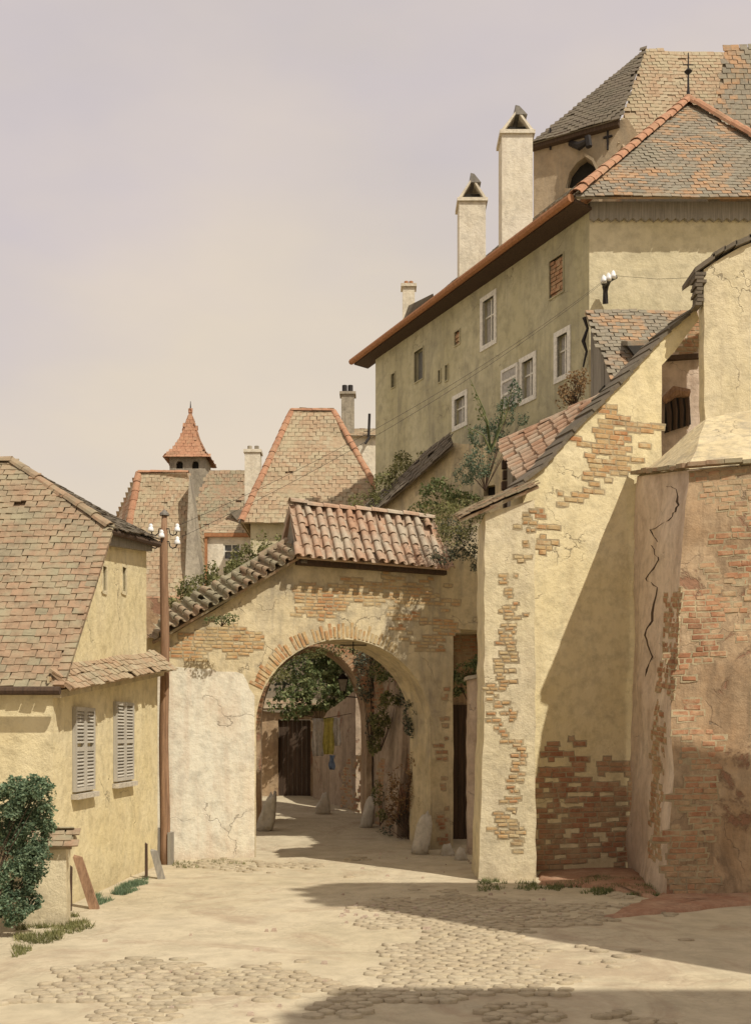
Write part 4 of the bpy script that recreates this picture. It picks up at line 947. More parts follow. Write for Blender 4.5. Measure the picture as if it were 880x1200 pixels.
mb = MB(); ds = [(Ls*.28, 9.2), (Ls*.42, 9.2), (Ls*.42, 9.95), (Ls*.28, 9.95)]; prism(mb, fs_, ds, (), -.01, .015); mb.build('opening', M['dark'], t)
mb = MB(); fw = Fr((LL.x+.15, LL.y+.25), (LR.x, LR.y+.25)); prism(mb, fw, [(0, lo), (3.0, lo), (3.0, LL.z-.05), (0, LL.z-.05)], (), 0, .2); mb.build('front_wall', M['wood_grey'], t)
mb = MB()   # dormer
a, b, c = P(735, 405, 23.9), P(778, 404, 23.9), P(752, 428, 23.5)
n3 = Vector((0, .7, .25)); mb.hexa([a, b, b+n3, a+n3, a+Vector((0, 0, .10)), b+Vector((0, 0, .10)), b+n3+Vector((0, 0, .1)), a+n3+Vector((0, 0, .1))]); dm = mb.build('dormer', M['tile_grey'], t)
mb = MB(); mb.add([a, b, c, a+Vector((.1, .5, .1)), b+Vector((-.1, .5, .1)), c+Vector((0, .3, .1))], [(0, 1, 2), (3, 5, 4), (0, 3, 4, 1), (1, 4, 5, 2), (2, 5, 3, 0)]); mb.build('opening', M['dark'], dm)
mb = MB()   # cracked strip left of the plank side
mb.tube([P(684, 372, 25.5), P(688, 385, 25.5), P(683, 400, 25.5), P(687, 412, 25.5), P(683, 430, 25.5)], [.05, .03, .05, .03, .02], 5); mb.build('drain', M['iron'], t)

# ------------------------------------------------------------------ big house
def big_house():
    C0 = Vector((5.0, 26.0)); D0 = Vector((0.0, 36.2)); t = thing('big_house', 'tall olive-grey house with long raking orange eave and pale right face on the hill', 'house', (4, 30, 6))
    fl = Fr(D0, C0); Ll = (C0-D0).length; ez = 14.75; base = 5.0
    holes = []; wins = []
    def win(x0, x1, y0, y1, kind):
        xm = (x0+x1)/2; a = fl.sz(x0, y0)[0]; b = fl.sz(x1, y0)[0]; z1 = fl.sz(xm, y0)[1]; z0 = fl.sz(xm, y1)[1]
        holes.append([(a, z0), (b, z0), (b, z1), (a, z1)]); wins.append((a, b, z0, z1, kind))
    win(566, 579, 350, 402, 'frame'); win(644, 660, 302, 346, 'brick'); win(486, 496, 410, 446, 'plain'); win(533, 545, 466, 497, 'frame')
    win(612, 625, 422, 466, 'frame'); win(653, 665, 392, 440, 'frame'); win(533, 539, 388, 404, 'brick'); win(459, 463, 438, 454, 'plain')
    win(514, 516.5, 434, 448, 'plain'); win(522, 525, 428, 446, 'plain')
    w_ = MB(); prism(w_, fl, [(0, base), (Ll, base), (Ll, ez), (0, ez)], holes, 0, .35); w_.build('wall', M['olive'], t)
    for a, b, z0, z1, kind in wins:
        f_ = MB(); g = .13 if kind == 'frame' else .03
        for r_ in ((a-g, a, z0-g, z1+g), (b, b+g, z0-g, z1+g), (a, b, z1, z1+g), (a, b, z0-g, z0)):
            prism(f_, fl, [(r_[0], r_[2]), (r_[1], r_[2]), (r_[1], r_[3]), (r_[0], r_[3])], (), -.03, .05)
        if kind == 'frame':
            m_ = (a+b)/2; prism(f_, fl, [(m_-.025, z0), (m_+.025, z0), (m_+.025, z1), (m_-.025, z1)], (), .08, .12)
            zz = z0+(z1-z0)*.62; prism(f_, fl, [(a, zz), (m_-.03, zz), (m_-.03, zz+.04), (a, zz+.04)], (), .08, .12); prism(f_, fl, [(m_+.03, zz), (b, zz), (b, zz+.04), (m_+.03, zz+.04)], (), .08, .12)
        wd = f_.build('window', M['frame'] if kind == 'frame' else M['olive'], t)
        p_ = MB(); 
        if kind == 'brick':
            prism(p_, fl, [(a, z0), (b, z0), (b, z1), (a, z1)], (), .10, .2)
            q = z0
            while q < z1-.05:
                k = a
                while k < b-.02:
                    k2 = min(b, k+random.uniform(.15, .25)); pr = random.uniform(0, .05)
                    prism(p_, fl, [(k+.01, q+.01), (k2, q+.01), (k2, q+.09), (k+.01, q+.09)], (), .05-pr, .1); k = k2
                q += .1
            p_.build('brick_infill', M['brick'], wd)
        else:
            prism(p_, fl, [(a, z0), (b, z0), (b, z1), (a, z1)], (), .13, .16); p_.build('pane', M['glass'], wd)
            if kind == 'frame': c_ = MB(); prism(c_, fl, [(a, z0), (a+(b-a)*.3, z0), (a+(b-a)*.25, z1), (a, z1)], (), .125, .128); c_.build('curtain', M['curtain'], wd)
    # open casement beside the paired window: hinged leaf thrown left
    a = wins[4][0]; z0, z1 = wins[4][2]-.05, wins[4][3]+.05; s_ = MB(); W = .78
    for x0, x1, y0, y1 in ((0, .07, z0, z1), (W-.07, W, z0, z1), (.07, W-.07, z0, z0+.08), (.07, W-.07, z1-.08, z1), (.07, W-.07, z0+(z1-z0)*.33, z0+(z1-z0)*.33+.06), (.07, W-.07, z0+(z1-z0)*.66, z0+(z1-z0)*.66+.06)):
        prism(s_, fl, [(a-.12-x1, y0), (a-.12-x0, y0), (a-.12-x0, y1), (a-.12-x1, y1)], (), -.09, -.04)
    cs = s_.build('casement', M['frame'], t)
    p_ = MB(); prism(p_, fl, [(a-.12-W+.07, z0+.08), (a-.19, z0+.08), (a-.19, z1-.08), (a-.12-W+.07, z1-.08)], (), -.07, -.06); p_.build('pane', M['curtain'], cs)
    # right-hand front face
    fr = Fr(C0, (13, 26.0)); w_ = MB(); prism(w_, fr, [(.003, base), (5.6, base), (5.6, ez), (.003, ez)], (), .0, .35); w_.build('front_wall', M['cream'], t)
    # carved barge board hanging under the front eave
    bd = MB(); e = MB(); n_ = 46; x = 0.
    pts = [(0, ez-.02), (9, ez-.02)]; lowr = []
    while x < 5.6: lowr += [(x, ez-.40), (x+.1, ez-.47)]; x += .2
    prism(bd, fr, lowr+[(5.6, ez-.02), (0, ez-.02)], (), -.10, -.01); bd.build('bargeboard', M['wood_grey'], t)
    # roof: hip pyramid in front, ridge running back along the flank
    ap = P(806, 119, 29.6); ov = .45
    nl = Vector((fl.n.x, fl.n.y)) if False else Vector((-1, -.49)).normalized()
    EL = Vector((C0.x-.42, C0.y-.55, ez-.12)); ER = Vector((10.9, 26.0-.55, ez-.12)); EF = Vector((D0.x+nl.x*ov-.3, D0.y+nl.y*ov+.7, ez-.12))
    dirn = Vector((D0.x-C0.x, D0.y-C0.y, 0)).normalized()
    RB = ap+dirn*9.5; RB.z = ez+2.9; BRc = Vector((10.9, 33.5, ez-.12))
    r = MB(); roof(r, [EL, ER, ap], .22, .17, wave=.06, gaps=.004); roof(r, [ER, BRc, ap], .22, .17, wave=.06)
    roof(r, [EF, EL, ap, RB], .22, .17, wave=.04, gaps=.004)
    roof(r, [BRc, EF+Vector((4, 3, 0)), RB, ap], .5, .5)
    rf = r.build('roof', M['tile_grey'], t)
    h = MB(); ridge(h, EL+Vector((0, 0, .05)), ap+Vector((0, 0, .05)), .16, .4, 1.5); ridge(h, ap+Vector((0, 0, .05)), ER+Vector((0, 0, .05)), .16, .4, 1.5); ridge(h, ap, RB, .15, .4); h.build('hip_tiles', M['tile_orange'], rf)
    g = MB(); g.tube([EF+Vector((-.1, 0, -.03)), EL+Vector((-.1, 0, -.03))], .095, 8); gt = g.build('gutter', M['terracotta'], t)
    s2 = MB(); s2.hexa([EF+Vector((.0, 0, -.12)), EL+Vector((.0, 0, -.12)), EL+Vector((.45, .4, -.12)), EF+Vector((.45, .4, -.12)), EF+Vector((0, 0, -.05)), EL+Vector((0, 0, -.05)), EL+Vector((.45, .4, -.05)), EF+Vector((.45, .4, -.05))]); s2.build('soffit', M['wood_dark'], t)
    # finial
    fi = MB(); fi.tube([ap+Vector((0, 0, 0)), ap+Vector((0, 0, .35)), ap+Vector((0, 0, 1.3))], [.07, .03, .015], 6); fi.tube([ap+Vector((0, 0, .72)), ap+Vector((0, 0, .80)), ap+Vector((0, 0, .88))], [.03, .11, .03], 8); fi.tube([ap+Vector((-.14, 0, .98)), ap+Vector((.14, 0, .98))], .015, 5); fi.build('finial', M['iron'], rf)
    # chimneys
    def chim(x0, x1, yt, yb, Y, peak, zb):
        a = P(x0, yt, Y); b = P(x1, yt, Y); zt = a.z; w2 = b.x-a.x; c = MB()
        c.cbox(a.x, b.x, Y, Y+w2*1.0, zb, zt); c.cbox(a.x-.06, b.x+.06, Y-.06, Y+w2+.06, zt+.003, zt+.10)
        o = c.build('chimney', M['chim'], rf); k = MB(); cx_ = (a.x+b.x)/2; z = zt+.10
        if peak:
            hh = peak/F*Y
            for sx, tx in ((-1, -.05), (1, .05)):
                q0 = Vector((cx_+sx*(w2/2+.02), Y-.04, z)); q1 = Vector((cx_+tx*w2, Y-.04, z+hh)); dd = Vector((0, w2+.08, 0)); th_ = Vector((-sx*.09, 0, 0))
                k.hexa([q0, q0+th_, q0+th_+dd, q0+dd, q1, q1+th_*.6, q1+th_*.6+dd, q1+dd])
            k.build('chimney_hood', M['chim'], o)
            l = MB(); l.cbox(cx_-w2*.28, cx_+w2*.28, Y+.1, Y+w2-.1, z+.02, z+hh*.3); l.build('flue', M['dark'], o)
            m2 = MB(); q1 = Vector((cx_, Y-.05, z+hh*.8)); m2.hexa([q1+Vector((-.05, 0, 0)), q1+Vector((.32*w2, 0, -.0)), q1+Vector((.32*w2, w2, 0)), q1+Vector((-.05, w2, 0)), q1+Vector((-.06, 0, hh*.5)), q1+Vector((.05, 0, hh*.45)), q1+Vector((.05, w2, hh*.45)), q1+Vector((-.06, w2, hh*.5))]); m2.build('chimney_cowl', M['zinc'], o)
        else:
            for i in (.3, .7): k.tube([(a.x+w2*i, Y+w2/2, z), (a.x+w2*i, Y+w2/2, z+.15)], .07, 8)
            k.build('chimney_pot', M['terracotta'], o)
    chim(588, 624, 157, 290, 30.2, 22, 13.5); chim(538, 569, 236, 330, 33.0, 22, 13.5); chim(472, 486, 336, 372, 36.6, 0, 13.5)
    # low hatches on the roof edge
    d = MB()
    for px, py, Y, ww in ((492, 352, 35.2, 1.0), (576, 300, 31.4, .8)):
        p = P(px, py, Y); d.hexa([p+Vector((-ww*.6, .3, -.7)), p+Vector((ww*.6, -.3, -.7)), p+Vector((ww*.6, .5, -.7)), p+Vector((-ww*.6, 1.1, -.7)), p+Vector((-ww*.35, .3, -.05)), p+Vector((ww*.4, -.3, .1)), p+Vector((ww*.4, .5, .1)), p+Vector((-ww*.35, 1.1, -.05))])
    d.build('roof_hatch', M['tile_dark'], rf)
big_house()

# insulator bracket on the front face
t = thing('insulator_bracket', 'white porcelain insulators on a black bracket on the big house front', 'insulator', P(709, 350, 25.8))
mb = MB(); mb.tube([P(709, 356, 25.9), P(709, 336, 25.8), P(714, 328, 25.5)], [.07, .08, .05], 6); mb.tube([P(705, 333, 25.5), P(722, 324, 25.5)], .05, 6); mb.build('bracket', M['iron'], t)
for i in range(3):
    c = P(707+i*5.6, 327.5-i*2.6, 25.4); mb = MB(); mb.tube([c+Vector((0, 0, -.07)), c+Vector((0, 0, -.02)), c+Vector((0, 0, .05)), c+Vector((0, 0, .10))], [.075, .07, .05, .02], 8); mb.build('insulator', M['porcelain'], t, True)

# ------------------------------------------------------------------ church behind
def church():
    t = thing('church', 'large church with steep tiled roofs and pointed dark window above the big house', 'church', (12, 50, 8))
    Y = 46; fr = Fr((6.4, Y+1.5), (12.5, Y-1.2))
    hp = fr.poly([(664, 244), (662, 222), (667, 202), (676, 190), (685, 184), (694, 190), (700, 203), (702, 222), (702, 244)])
    outer = fr.poly([(625, 420), (745, 420), (745, 200), (752, 165), (735, 139), (724, 141), (625, 168)])
    mb = MB(); prism(mb, fr, outer, [hp], 0, .8); mb.build('wall', M['church'], t)
    mb = MB(); ho = [(x+(x-(hp[4][0]))*.18, z+((z-hp[0][1])*.06)) for x, z in hp]
    prism(mb, fr, ho, [hp], -.12, -.003); wd = mb.build('window', M['church'], t)
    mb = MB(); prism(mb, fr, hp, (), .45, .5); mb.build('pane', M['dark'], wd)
    mb = MB(); q0 = fr.px(679, 171, -.3); mb.tube([fr.px(668, 168, -.02), q0, fr.px(690, 165, -.5)], [.12, .18, .1], 7); mb.tube([fr.px(688, 160, -.5), fr.px(690, 172, -.5)], .14, 6); mb.build('rain_spout', M['iron'], t)
    for px in (644, 711):
        mb = MB()
        q, z = fr.sz(px, 165); prism(mb, fr, [(q, z-.4), (q+.07, z-.4), (q+.07, z+.5), (q, z+.5)], (), -.08, -.002); prism(mb, fr, [(q-.15, z+.1), (q-.01, z+.1), (q-.01, z+.17), (q-.15, z+.17)], (), -.08, -.002); prism(mb, fr, [(q+.08, z+.1), (q+.22, z+.1), (q+.22, z+.17), (q+.08, z+.17)], (), -.08, -.002)
        mb.build('wall_anchor', M['iron'], t)
    # roofs
    EL = fr.px(622, 168, -.4); EM = fr.px(726, 138, -.4); AP = P(756, 56, Y+3.5)
    mb = MB(); roof(mb, [EL, EM, AP], .34, .26, thick=.025, wave=.08); mb.build('side_roof', M['tile_dark'], t)
    APR = P(905, 62, Y+3.5); EB = P(736, 140, Y-1.2); EC = P(770, 250, Y-2.5); ED = P(905, 250, Y-2.5)
    mb = MB(); roof(mb, [EC, ED, APR, AP, EM], .34, .26, thick=.025, wave=.08); mb.build('main_roof', M['tile_pale'], t)
    A2 = P(862, 52, Y-1.0); mb = MB(); roof(mb, [P(820, 250, Y-3.2), P(950, 250, Y-3.2), P(950, 52, Y-.5), P(846, 66, Y-.2)], .34, .26, thick=.025, wave=.08); mb.build('turret_roof', M['tile_grey'], t)
    mb = MB(); a, b = fr.sz(622, 169), fr.sz(726, 140); prism(mb, fr, [(a[0], a[1]-.35), (b[0], b[1]-.35), (b[0], b[1]-.02), (a[0], a[1]-.02)], (), -.3, -.003); mb.build('eave_board', M['wood_dark'], t)
    mb = MB(); b0 = fr.px(745, 300, .5); mb.cbox(b0.x, 22, b0.y+1.5, b0.y+9, 6, 20); mb.build('nave', M['church'], t)
church()

# ------------------------------------------------------------------ terrace wall below the big house
ft = Fr(P(396, 600, 32.0).to_2d(), P(622, 600, 27.2).to_2d())
t = thing('terrace_wall', 'pale terrace wall with a dark raking tile coping below the big house', 'wall', (1.2, 29.5, 3))
tp = [(396, 616), (430, 603), (478, 562), (526, 518), (560, 520), (622, 510)]
mb = MB(); hp = ft.poly([(566, 582), (580, 580), (580, 568), (566, 570)]); prism(mb, ft, rough(ft.poly([(396, 760), (622, 760)]+tp[::-1]), .4, .03), [hp], 0, .5); mb.build('wall', M['ochre'], t)
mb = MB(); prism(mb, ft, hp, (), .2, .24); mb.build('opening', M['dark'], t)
mb = MB(); e0, e1 = ft.px(420, 616, -.3), ft.px(530, 522, -.3); roof(mb, [e0, e1, ft.px(526, 508, .5), ft.px(424, 594, .5)], .24, .2, jit=2, gaps=.03, wave=.08); mb.build('coping', M['tile_dark'], t)

# ------------------------------------------------------------------ far houses on the left
def hiproof(mb, x0, x1, y0, y1, ze, rx0, rx1, ry, zr, tw=.27, th=.22):
    a, b, c, d = Vector((x0, y0, ze)), Vector((x1, y0, ze)), Vector((x1, y1, ze)), Vector((x0, y1, ze)); r0, r1 = Vector((rx0, ry, zr)), Vector((rx1, ry, zr))
    roof(mb, [a, b, r1, r0], tw, th, thick=.018, wave=.08); roof(mb, [b, c, r1], tw, th, thick=.018); roof(mb, [c, d, r0, r1], tw, th, thick=.018); roof(mb, [d, a, r0], tw, th, thick=.018)
    return a, b, c, d, r0, r1
def far():
    # turreted house: left wing
    Y = 48.; t = thing('turreted_house', 'old house with steep pale tiled roof and grey gable edge behind the telegraph pole', 'house', (-9.5, 50, 0))
    a0x = P(140, 700, Y).x; x0, x1 = P(112, 700, Y).x, P(236, 700, Y).x; ze = P(0, 703, Y).z; yr = 50.6; zr = P(0, 554, yr).z
    mb = MB(); mb.cbox(a0x-.0, x1-.15, Y+.3, Y+5, 0, ze+.1); mb.build('wall', M['cream'], t)
    mb = MB(); r0x, r1x = P(163, 554, yr).x, P(221, 554, yr).x
    a, b, c, d = P(136, 703, Y), Vector((x1, Y, ze)), Vector((x1, Y+5.4, ze)), P(84, 690, 54.0); d.z = ze; r0, r1 = Vector((r0x, yr, zr)), Vector((r1x, yr, zr))
    for q in ([a, b, r1, r0], [b, c, r1], [c, d, r0, r1]): roof(mb, q, .27, .22, thick=.018, wave=.08)
    rf = mb.build('roof', M['tile_pale'], t); mb = MB(); roof(mb, [d, a, r0], .27, .22, thick=.018, wave=.08); mb.build('hip_slope', M['tile_red'], rf)
    mb = MB(); ridge(mb, a+Vector((0, 0, .05)), r0, .17, .5); ridge(mb, r0, r1, .16, .5); mb.build('hip_tiles', M['tile_orange'], rf)
    mb = MB(); g0, g1, g2 = P(222, 556, Y+1.2), P(216, 704, Y-.05), P(239, 704, Y-.05); dd = Vector((0, 1.2, 0))
    mb.add([g0, g1, g2, g0+dd, g1+dd, g2+dd], [(0, 1, 2), (3, 5, 4), (0, 3, 4, 1), (1, 4, 5, 2), (2, 5, 3, 0)]); mb.build('gable_flank', M['grey'], t)
    mb = MB(); roof(mb, [P(165, 712, Y-1.0), P(245, 708, Y-1.0), P(245, 698, Y-.1), P(165, 700, Y-.1)], .35, .3); mb.build('lower_roof', M['tile_orange'], t)
    # right wing
    t = thing('long_roofed_house', 'long house with brown and buff tiled roof between the turret and the white chimney', 'house', (-6, 55, 0))
    Y2 = 53.; x0, x1 = P(205, 640, Y2).x, P(345, 640, Y2).x; ze = P(0, 655, Y2).z; yr = Y2+3; zr = P(0, 551, yr).z
    mb = MB(); mb.cbox(x0+.3, x1-.3, Y2+.3, Y2+5.6, 0, ze+.1); mb.build('wall', M['cream'], t)
    mb = MB(); hiproof(mb, x0, x1, Y2, Y2+6, ze, x0+1.2, x1-1.0, yr, zr); mb.build('roof', M['tile_old'], t)
    # turret behind the ridge
    t = thing('church_turret', 'small square grey turret with a red pointed spire on the skyline', 'turret', P(219, 552, 57)); Y3 = 57.
    a = P(199, 552, Y3); b = P(241, 552, Y3); zt = P(0, 535, Y3).z; cx_ = (a.x+b.x)/2; hw = (b.x-a.x)/2; cy = Y3+hw
    fr = Fr((cx_-hw, Y3), (cx_+hw, Y3)); hs = []
    for k in (.28, .72):
        c = 2*hw*k; z0 = zt-.62; hs.append([(c-.17, z0), (c+.17, z0), (c+.17, z0+.25), (c+.1, z0+.38), (c-.1, z0+.38), (c-.17, z0+.25)])
    mb = MB(); prism(mb, fr, [(0, 8), (2*hw, 8), (2*hw, zt), (0, zt)], hs, 0, .2); mb.cbox(cx_-hw, cx_-hw+.2, Y3+.21, Y3+2*hw, 8, zt); mb.cbox(cx_+hw-.2, cx_+hw, Y3+.21, Y3+2*hw, 8, zt); mb.cbox(cx_-hw+.21, cx_+hw-.21, Y3+2*hw-.2, Y3+2*hw-.01, 8, zt)
    wl = mb.build('wall', M['grey'], t)
    for h in hs: mb = MB(); prism(mb, fr, h, (), .22, .26); mb.build('louvre', M['dark'], wl)
    mb = MB(); apx = Vector((cx_, cy, P(0, 478, cy).z)); prev = None; e_ = hw*1.28; lev = [(e_, zt-.06), (hw*.86, zt+.42), (hw*.5, zt+1.15), (hw*.22, zt+1.95)]; crn = [(-1, -1), (1, -1), (1, 1), (-1, 1)]
    rings = [[Vector((cx_+x*r_, cy+y*r_, z)) for x, y in crn] for r_, z in lev]
    for i in range(3):
        for k in range(4): roof(mb, [rings[i][k], rings[i][(k+1) % 4], rings[i+1][(k+1) % 4], rings[i+1][k]], .22, .2, base=.03, thick=.015)
    for k in range(4): roof(mb, [rings[3][k], rings[3][(k+1) % 4], apx], .22, .2, base=.03)
    sp = mb.build('spire', M['tile_orange'], t); mb = MB(); mb.tube([apx, apx+Vector((0, 0, .35))], [.04, .012], 5); mb.build('finial', M['iron'], sp)
    # white house with window and brown trim
    t = thing('white_house', 'small white house with brown trim, one window and a tall twin-pot chimney', 'house', (-5.5, 44, 0)); Y4 = 43.
    fr = Fr((P(243, 640, Y4).x, Y4), (P(345, 640, Y4).x, Y4)); W = P(345, 640, Y4).x-P(243, 640, Y4).x; zt = P(0, 629, Y4).z
    hl = fr.poly([(262, 656), (282, 656), (282, 637), (262, 637)]); mb = MB(); prism(mb, fr, [(0, 0), (W, 0), (W, zt), (0, zt)], [hl], 0, .3); mb.cbox(fr.A.x+.31, fr.A.x+W-.31, Y4+3.4, Y4+3.7, 0, zt); mb.cbox(fr.A.x, fr.A.x+.3, Y4+.31, Y4+3.4, 0, zt); mb.build('wall', M['chim'], t)
    mb = MB(); (a, z0), _, (b, z1), _ = hl
    for r_ in ((a, a+.05, z0, z1), (b-.05, b, z0, z1), (a+.05, b-.05, z0, z0+.05), (a+.05, b-.05, z1-.05, z1), ((a+b)/2-.02, (a+b)/2+.02, z0+.05, z1-.05), (a+.05, (a+b)/2-.02, (z0+z1)/2, (z0+z1)/2+.04), ((a+b)/2+.02, b-.05, (z0+z1)/2, (z0+z1)/2+.04)): prism(mb, fr, [(r_[0], r_[2]), (r_[1], r_[2]), (r_[1], r_[3]), (r_[0], r_[3])], (), .04, .09)
    wd = mb.build('window', M['frame'], t); mb = MB(); prism(mb, fr, hl, (), .12, .15); mb.build('pane', M['glass'], wd)
    mb = MB(); prism(mb, fr, [(-.1, zt-.02), (W+.1, zt-.02), (W+.1, zt+.12), (-.1, zt+.12)], (), -.15, -.003); prism(mb, fr, [(-.08, zt-2.2), (.02, zt-2.2), (.02, zt-.03), (-.08, zt-.03)], (), -.1, -.003); mb.build('trim', M['terracotta'], t)
    mb = MB(); zr = P(0, 600, Y4+1.9).z; a, b = Vector((fr.A.x-.1, Y4-.1, zt+.13)), Vector((fr.A.x+W+.1, Y4-.1, zt+.13)); c, d = Vector((fr.A.x+W-.6, Y4+1.9, zr)), Vector((fr.A.x+.9, Y4+1.9, zr))
    roof(mb, [a, b, c, d], .3, .26); roof(mb, [Vector((b.x, Y4+3.9, b.z)), Vector((a.x, Y4+3.9, a.z)), d, c], .3, .26); rf = mb.build('roof', M['tile_pale'], t)
    a = P(287, 530, Y4+.9); b = P(305, 530, Y4+.9); mb = MB(); mb.cbox(a.x, b.x, a.y, a.y+.6, zt-.2, a.z); mb.cbox(a.x-.05, b.x+.05, a.y-.05, a.y+.65, a.z+.003, a.z+.12); ch = mb.build('chimney', M['chim'], rf)
    for k in (.27, .73): mb = MB(); c = a.lerp(b, k); mb.tube([(c.x, c.y+.3, a.z+.12), (c.x, c.y+.3, a.z+.32)], .09, 8); mb.build('chimney_pot', M['grey'], ch)
    mb = MB(); a, b, c = P(268, 598, 44.0), P(287, 597, 44.0), P(285, 618, 43.6); dd = Vector((0, .8, .1)); mb.add([a, b, c, a+dd, b+dd, c+dd], [(0, 1, 2), (3, 5, 4), (0, 3, 4, 1), (1, 4, 5, 2), (2, 5, 3, 0)]); mb.build('dormer', M['tile_dark'], rf)
    # hip-roofed house in the middle
    t = thing('hip_roofed_house', 'house with a tall buff hipped roof left of the big olive house', 'house', (-2, 43, 2)); Y5 = 40.
    x0, x1 = P(283, 612, Y5).x, P(462, 612, Y5).x; ze = P(0, 612, Y5).z; yr = 43.4; zr = P(0, 482, yr).z
    mb = MB(); mb.cbox(x0+.3, x1-.3, Y5+.3, Y5+6.4, 0, ze+.1); mb.build('wall', M['cream'], t)
    mb = MB(); a, b, c, d, r0, r1 = hiproof(mb, x0, x1, Y5, Y5+6.8, ze, P(342, 482, yr).x, P(391, 482, yr).x, yr, zr); rf = mb.build('roof', M['tile_pale'], t)
    mb = MB(); ridge(mb, a+Vector((0, 0, .05)), r0, .14, .4); ridge(mb, b+Vector((0, 0, .05)), r1, .14, .4); ridge(mb, r0, r1, .14, .4); mb.build('hip_tiles', M['tile_orange'], rf)
    # pale house behind with chimney
    t = thing('pale_house', 'pale narrow house with a banded chimney peeping beside the big olive house', 'house', (-.5, 52, 6)); Y6 = 51.
    x0, x1 = P(398, 500, Y6).x, P(452, 500, Y6).x; zt = P(0, 512, Y6).z
    mb = MB(); mb.cbox(x0, x1, Y6, Y6+4, 4, zt); mb.build('wall', M['chim'], t)
    mb = MB(); e0, e1 = Vector((x0-.1, Y6-.2, zt)), Vector((x1+.1, Y6-.2, zt)); roof(mb, [e0, e1, e1+Vector((0, 2.2, .9)), e0+Vector((0, 2.2, .9))], .3, .3); roof(mb, [e1+Vector((0, 4.4, 0)), e0+Vector((0, 4.4, 0)), e0+Vector((0, 2.2, .9)), e1+Vector((0, 2.2, .9))], .3, .3); rf = mb.build('roof', M['tile_pale'], t)
    a = P(400, 462, Y6+.5); b = P(415, 462, Y6+.5); mb = MB(); mb.cbox(a.x, b.x, a.y, a.y+.6, zt-.3, a.z); mb.cbox(a.x-.08, b.x+.08, a.y-.08, a.y+.68, a.z+.003, a.z+.12); ch = mb.build('chimney', M['grey'], rf)
    mb = MB(); 
    for k in (.25, .7): c = a.lerp(b, k); mb.tube([(c.x, c.y+.3, a.z+.12), (c.x, c.y+.3, a.z+.5)], .12, 8)
    mb.build('chimney_pot', M['iron'], ch)
    mb = MB(); mb.tube([P(432, 512, Y6-.2), P(433, 485, Y6-.2)], .07, 6); mb.tube([P(428, 520, Y6-.3), P(433, 512, Y6-.2)], .06, 6); mb.build('stove_pipe', M['iron'], t)
far()

# ------------------------------------------------------------------ telegraph pole, insulators and wires
PX, PY = (193-CX)/F*19.75, 19.75
t = thing('telegraph_pole', 'tall brown wooden telegraph pole with five white insulators beside the yellow house', 'telegraph pole', (PX, PY, 0))
ztop = P(0, 603, PY).z; mb = MB(); n_ = 14
mb.tube([(PX+.012*math.sin(i*.9), PY, -.2+(ztop+.2)*i/n_) for i in range(n_+1)], [.095-.025*i/n_ for i in range(n_)]+[.045], 12); mb.build('pole', M['wood'], t, True)
mb = MB(); mb.cbox(PX-.15, PX-.07, PY-.11, PY+.11, -.2, .62); mb.cbox(PX+.075, PX+.15, PY-.11, PY+.11, -.2, .55); mb.build('footing', M['wood_grey'], t)
mb = MB(); mb.tube([(PX, PY, ztop-.02), (PX, PY, ztop+.02), (PX, PY, ztop+.09)], [.085, .08, .01], 10); mb.build('cap', M['zinc'], t)
ins = []
for zz, sx, r_ in ((P(0, 622, PY).z, -1, .2), (P(0, 622, PY).z, 1, .2), (P(0, 637, PY).z, -1, .19), (P(0, 637, PY).z, 1, .19), (P(0, 628, PY).z, 0, 0)):
    br = MB()
    if sx: 
        o = Vector((PX, PY-.03, zz+.03)); br.tube([o, o+Vector((sx*.09, 0, 0)), o+Vector((sx*.10, 0, -.08)), o+Vector((sx*.15, 0, -.12)), o+Vector((sx*.21, 0, -.10)), o+Vector((sx*.235, 0, -.03))], .012, 6); c = o+Vector((sx*.235, 0, 0))
    else: o = Vector((PX-.03, PY-.10, zz)); br.tube([o+Vector((0, .05, -.12)), o+Vector((0, 0, -.12)), o], .014, 6); c = o
    b_ = br.build('bracket', M['iron'], t); i_ = MB()
    i_.tube([c+Vector((0, 0, -.05)), c+Vector((0, 0, -.03)), c+Vector((0, 0, .02)), c+Vector((0, 0, .035)), c+Vector((0, 0, .06)), c+Vector((0, 0, .09))], [.05, .055, .045, .03, .04, .015], 12); i_.build('insulator', M['porcelain'], b_, True); ins.append(c+Vector((0, 0, .05)))
ends = [P(707, 329, 25.35), P(713, 326, 25.35), P(719, 323, 25.35)]
for k, (i, e) in enumerate(((1, 0), (3, 1))):
    a, b = ins[i], ends[e]; pts = []
    for j in range(31):
        s_ = j/30; p = a.lerp(b, s_); p.z -= .35*4*s_*(1-s_); pts.append(p)
    mb = MB(); mb.tube(pts, .0035, 4); tag(mb.build('overhead_wire', M['iron']), ['upper telegraph wire from the pole to the bracket on the big house', 'lower telegraph wire from the pole to the bracket on the big house'][k], 'wire', 'overhead telegraph wires')
mb = MB(); mb.tube([ends[2], P(770, 327, 25.0), P(905, 322, 24.0)], .004, 4); tag(mb.build('overhead_wire', M['iron']), 'wire running right from the bracket across the cream house front', 'wire', 'overhead telegraph wires')

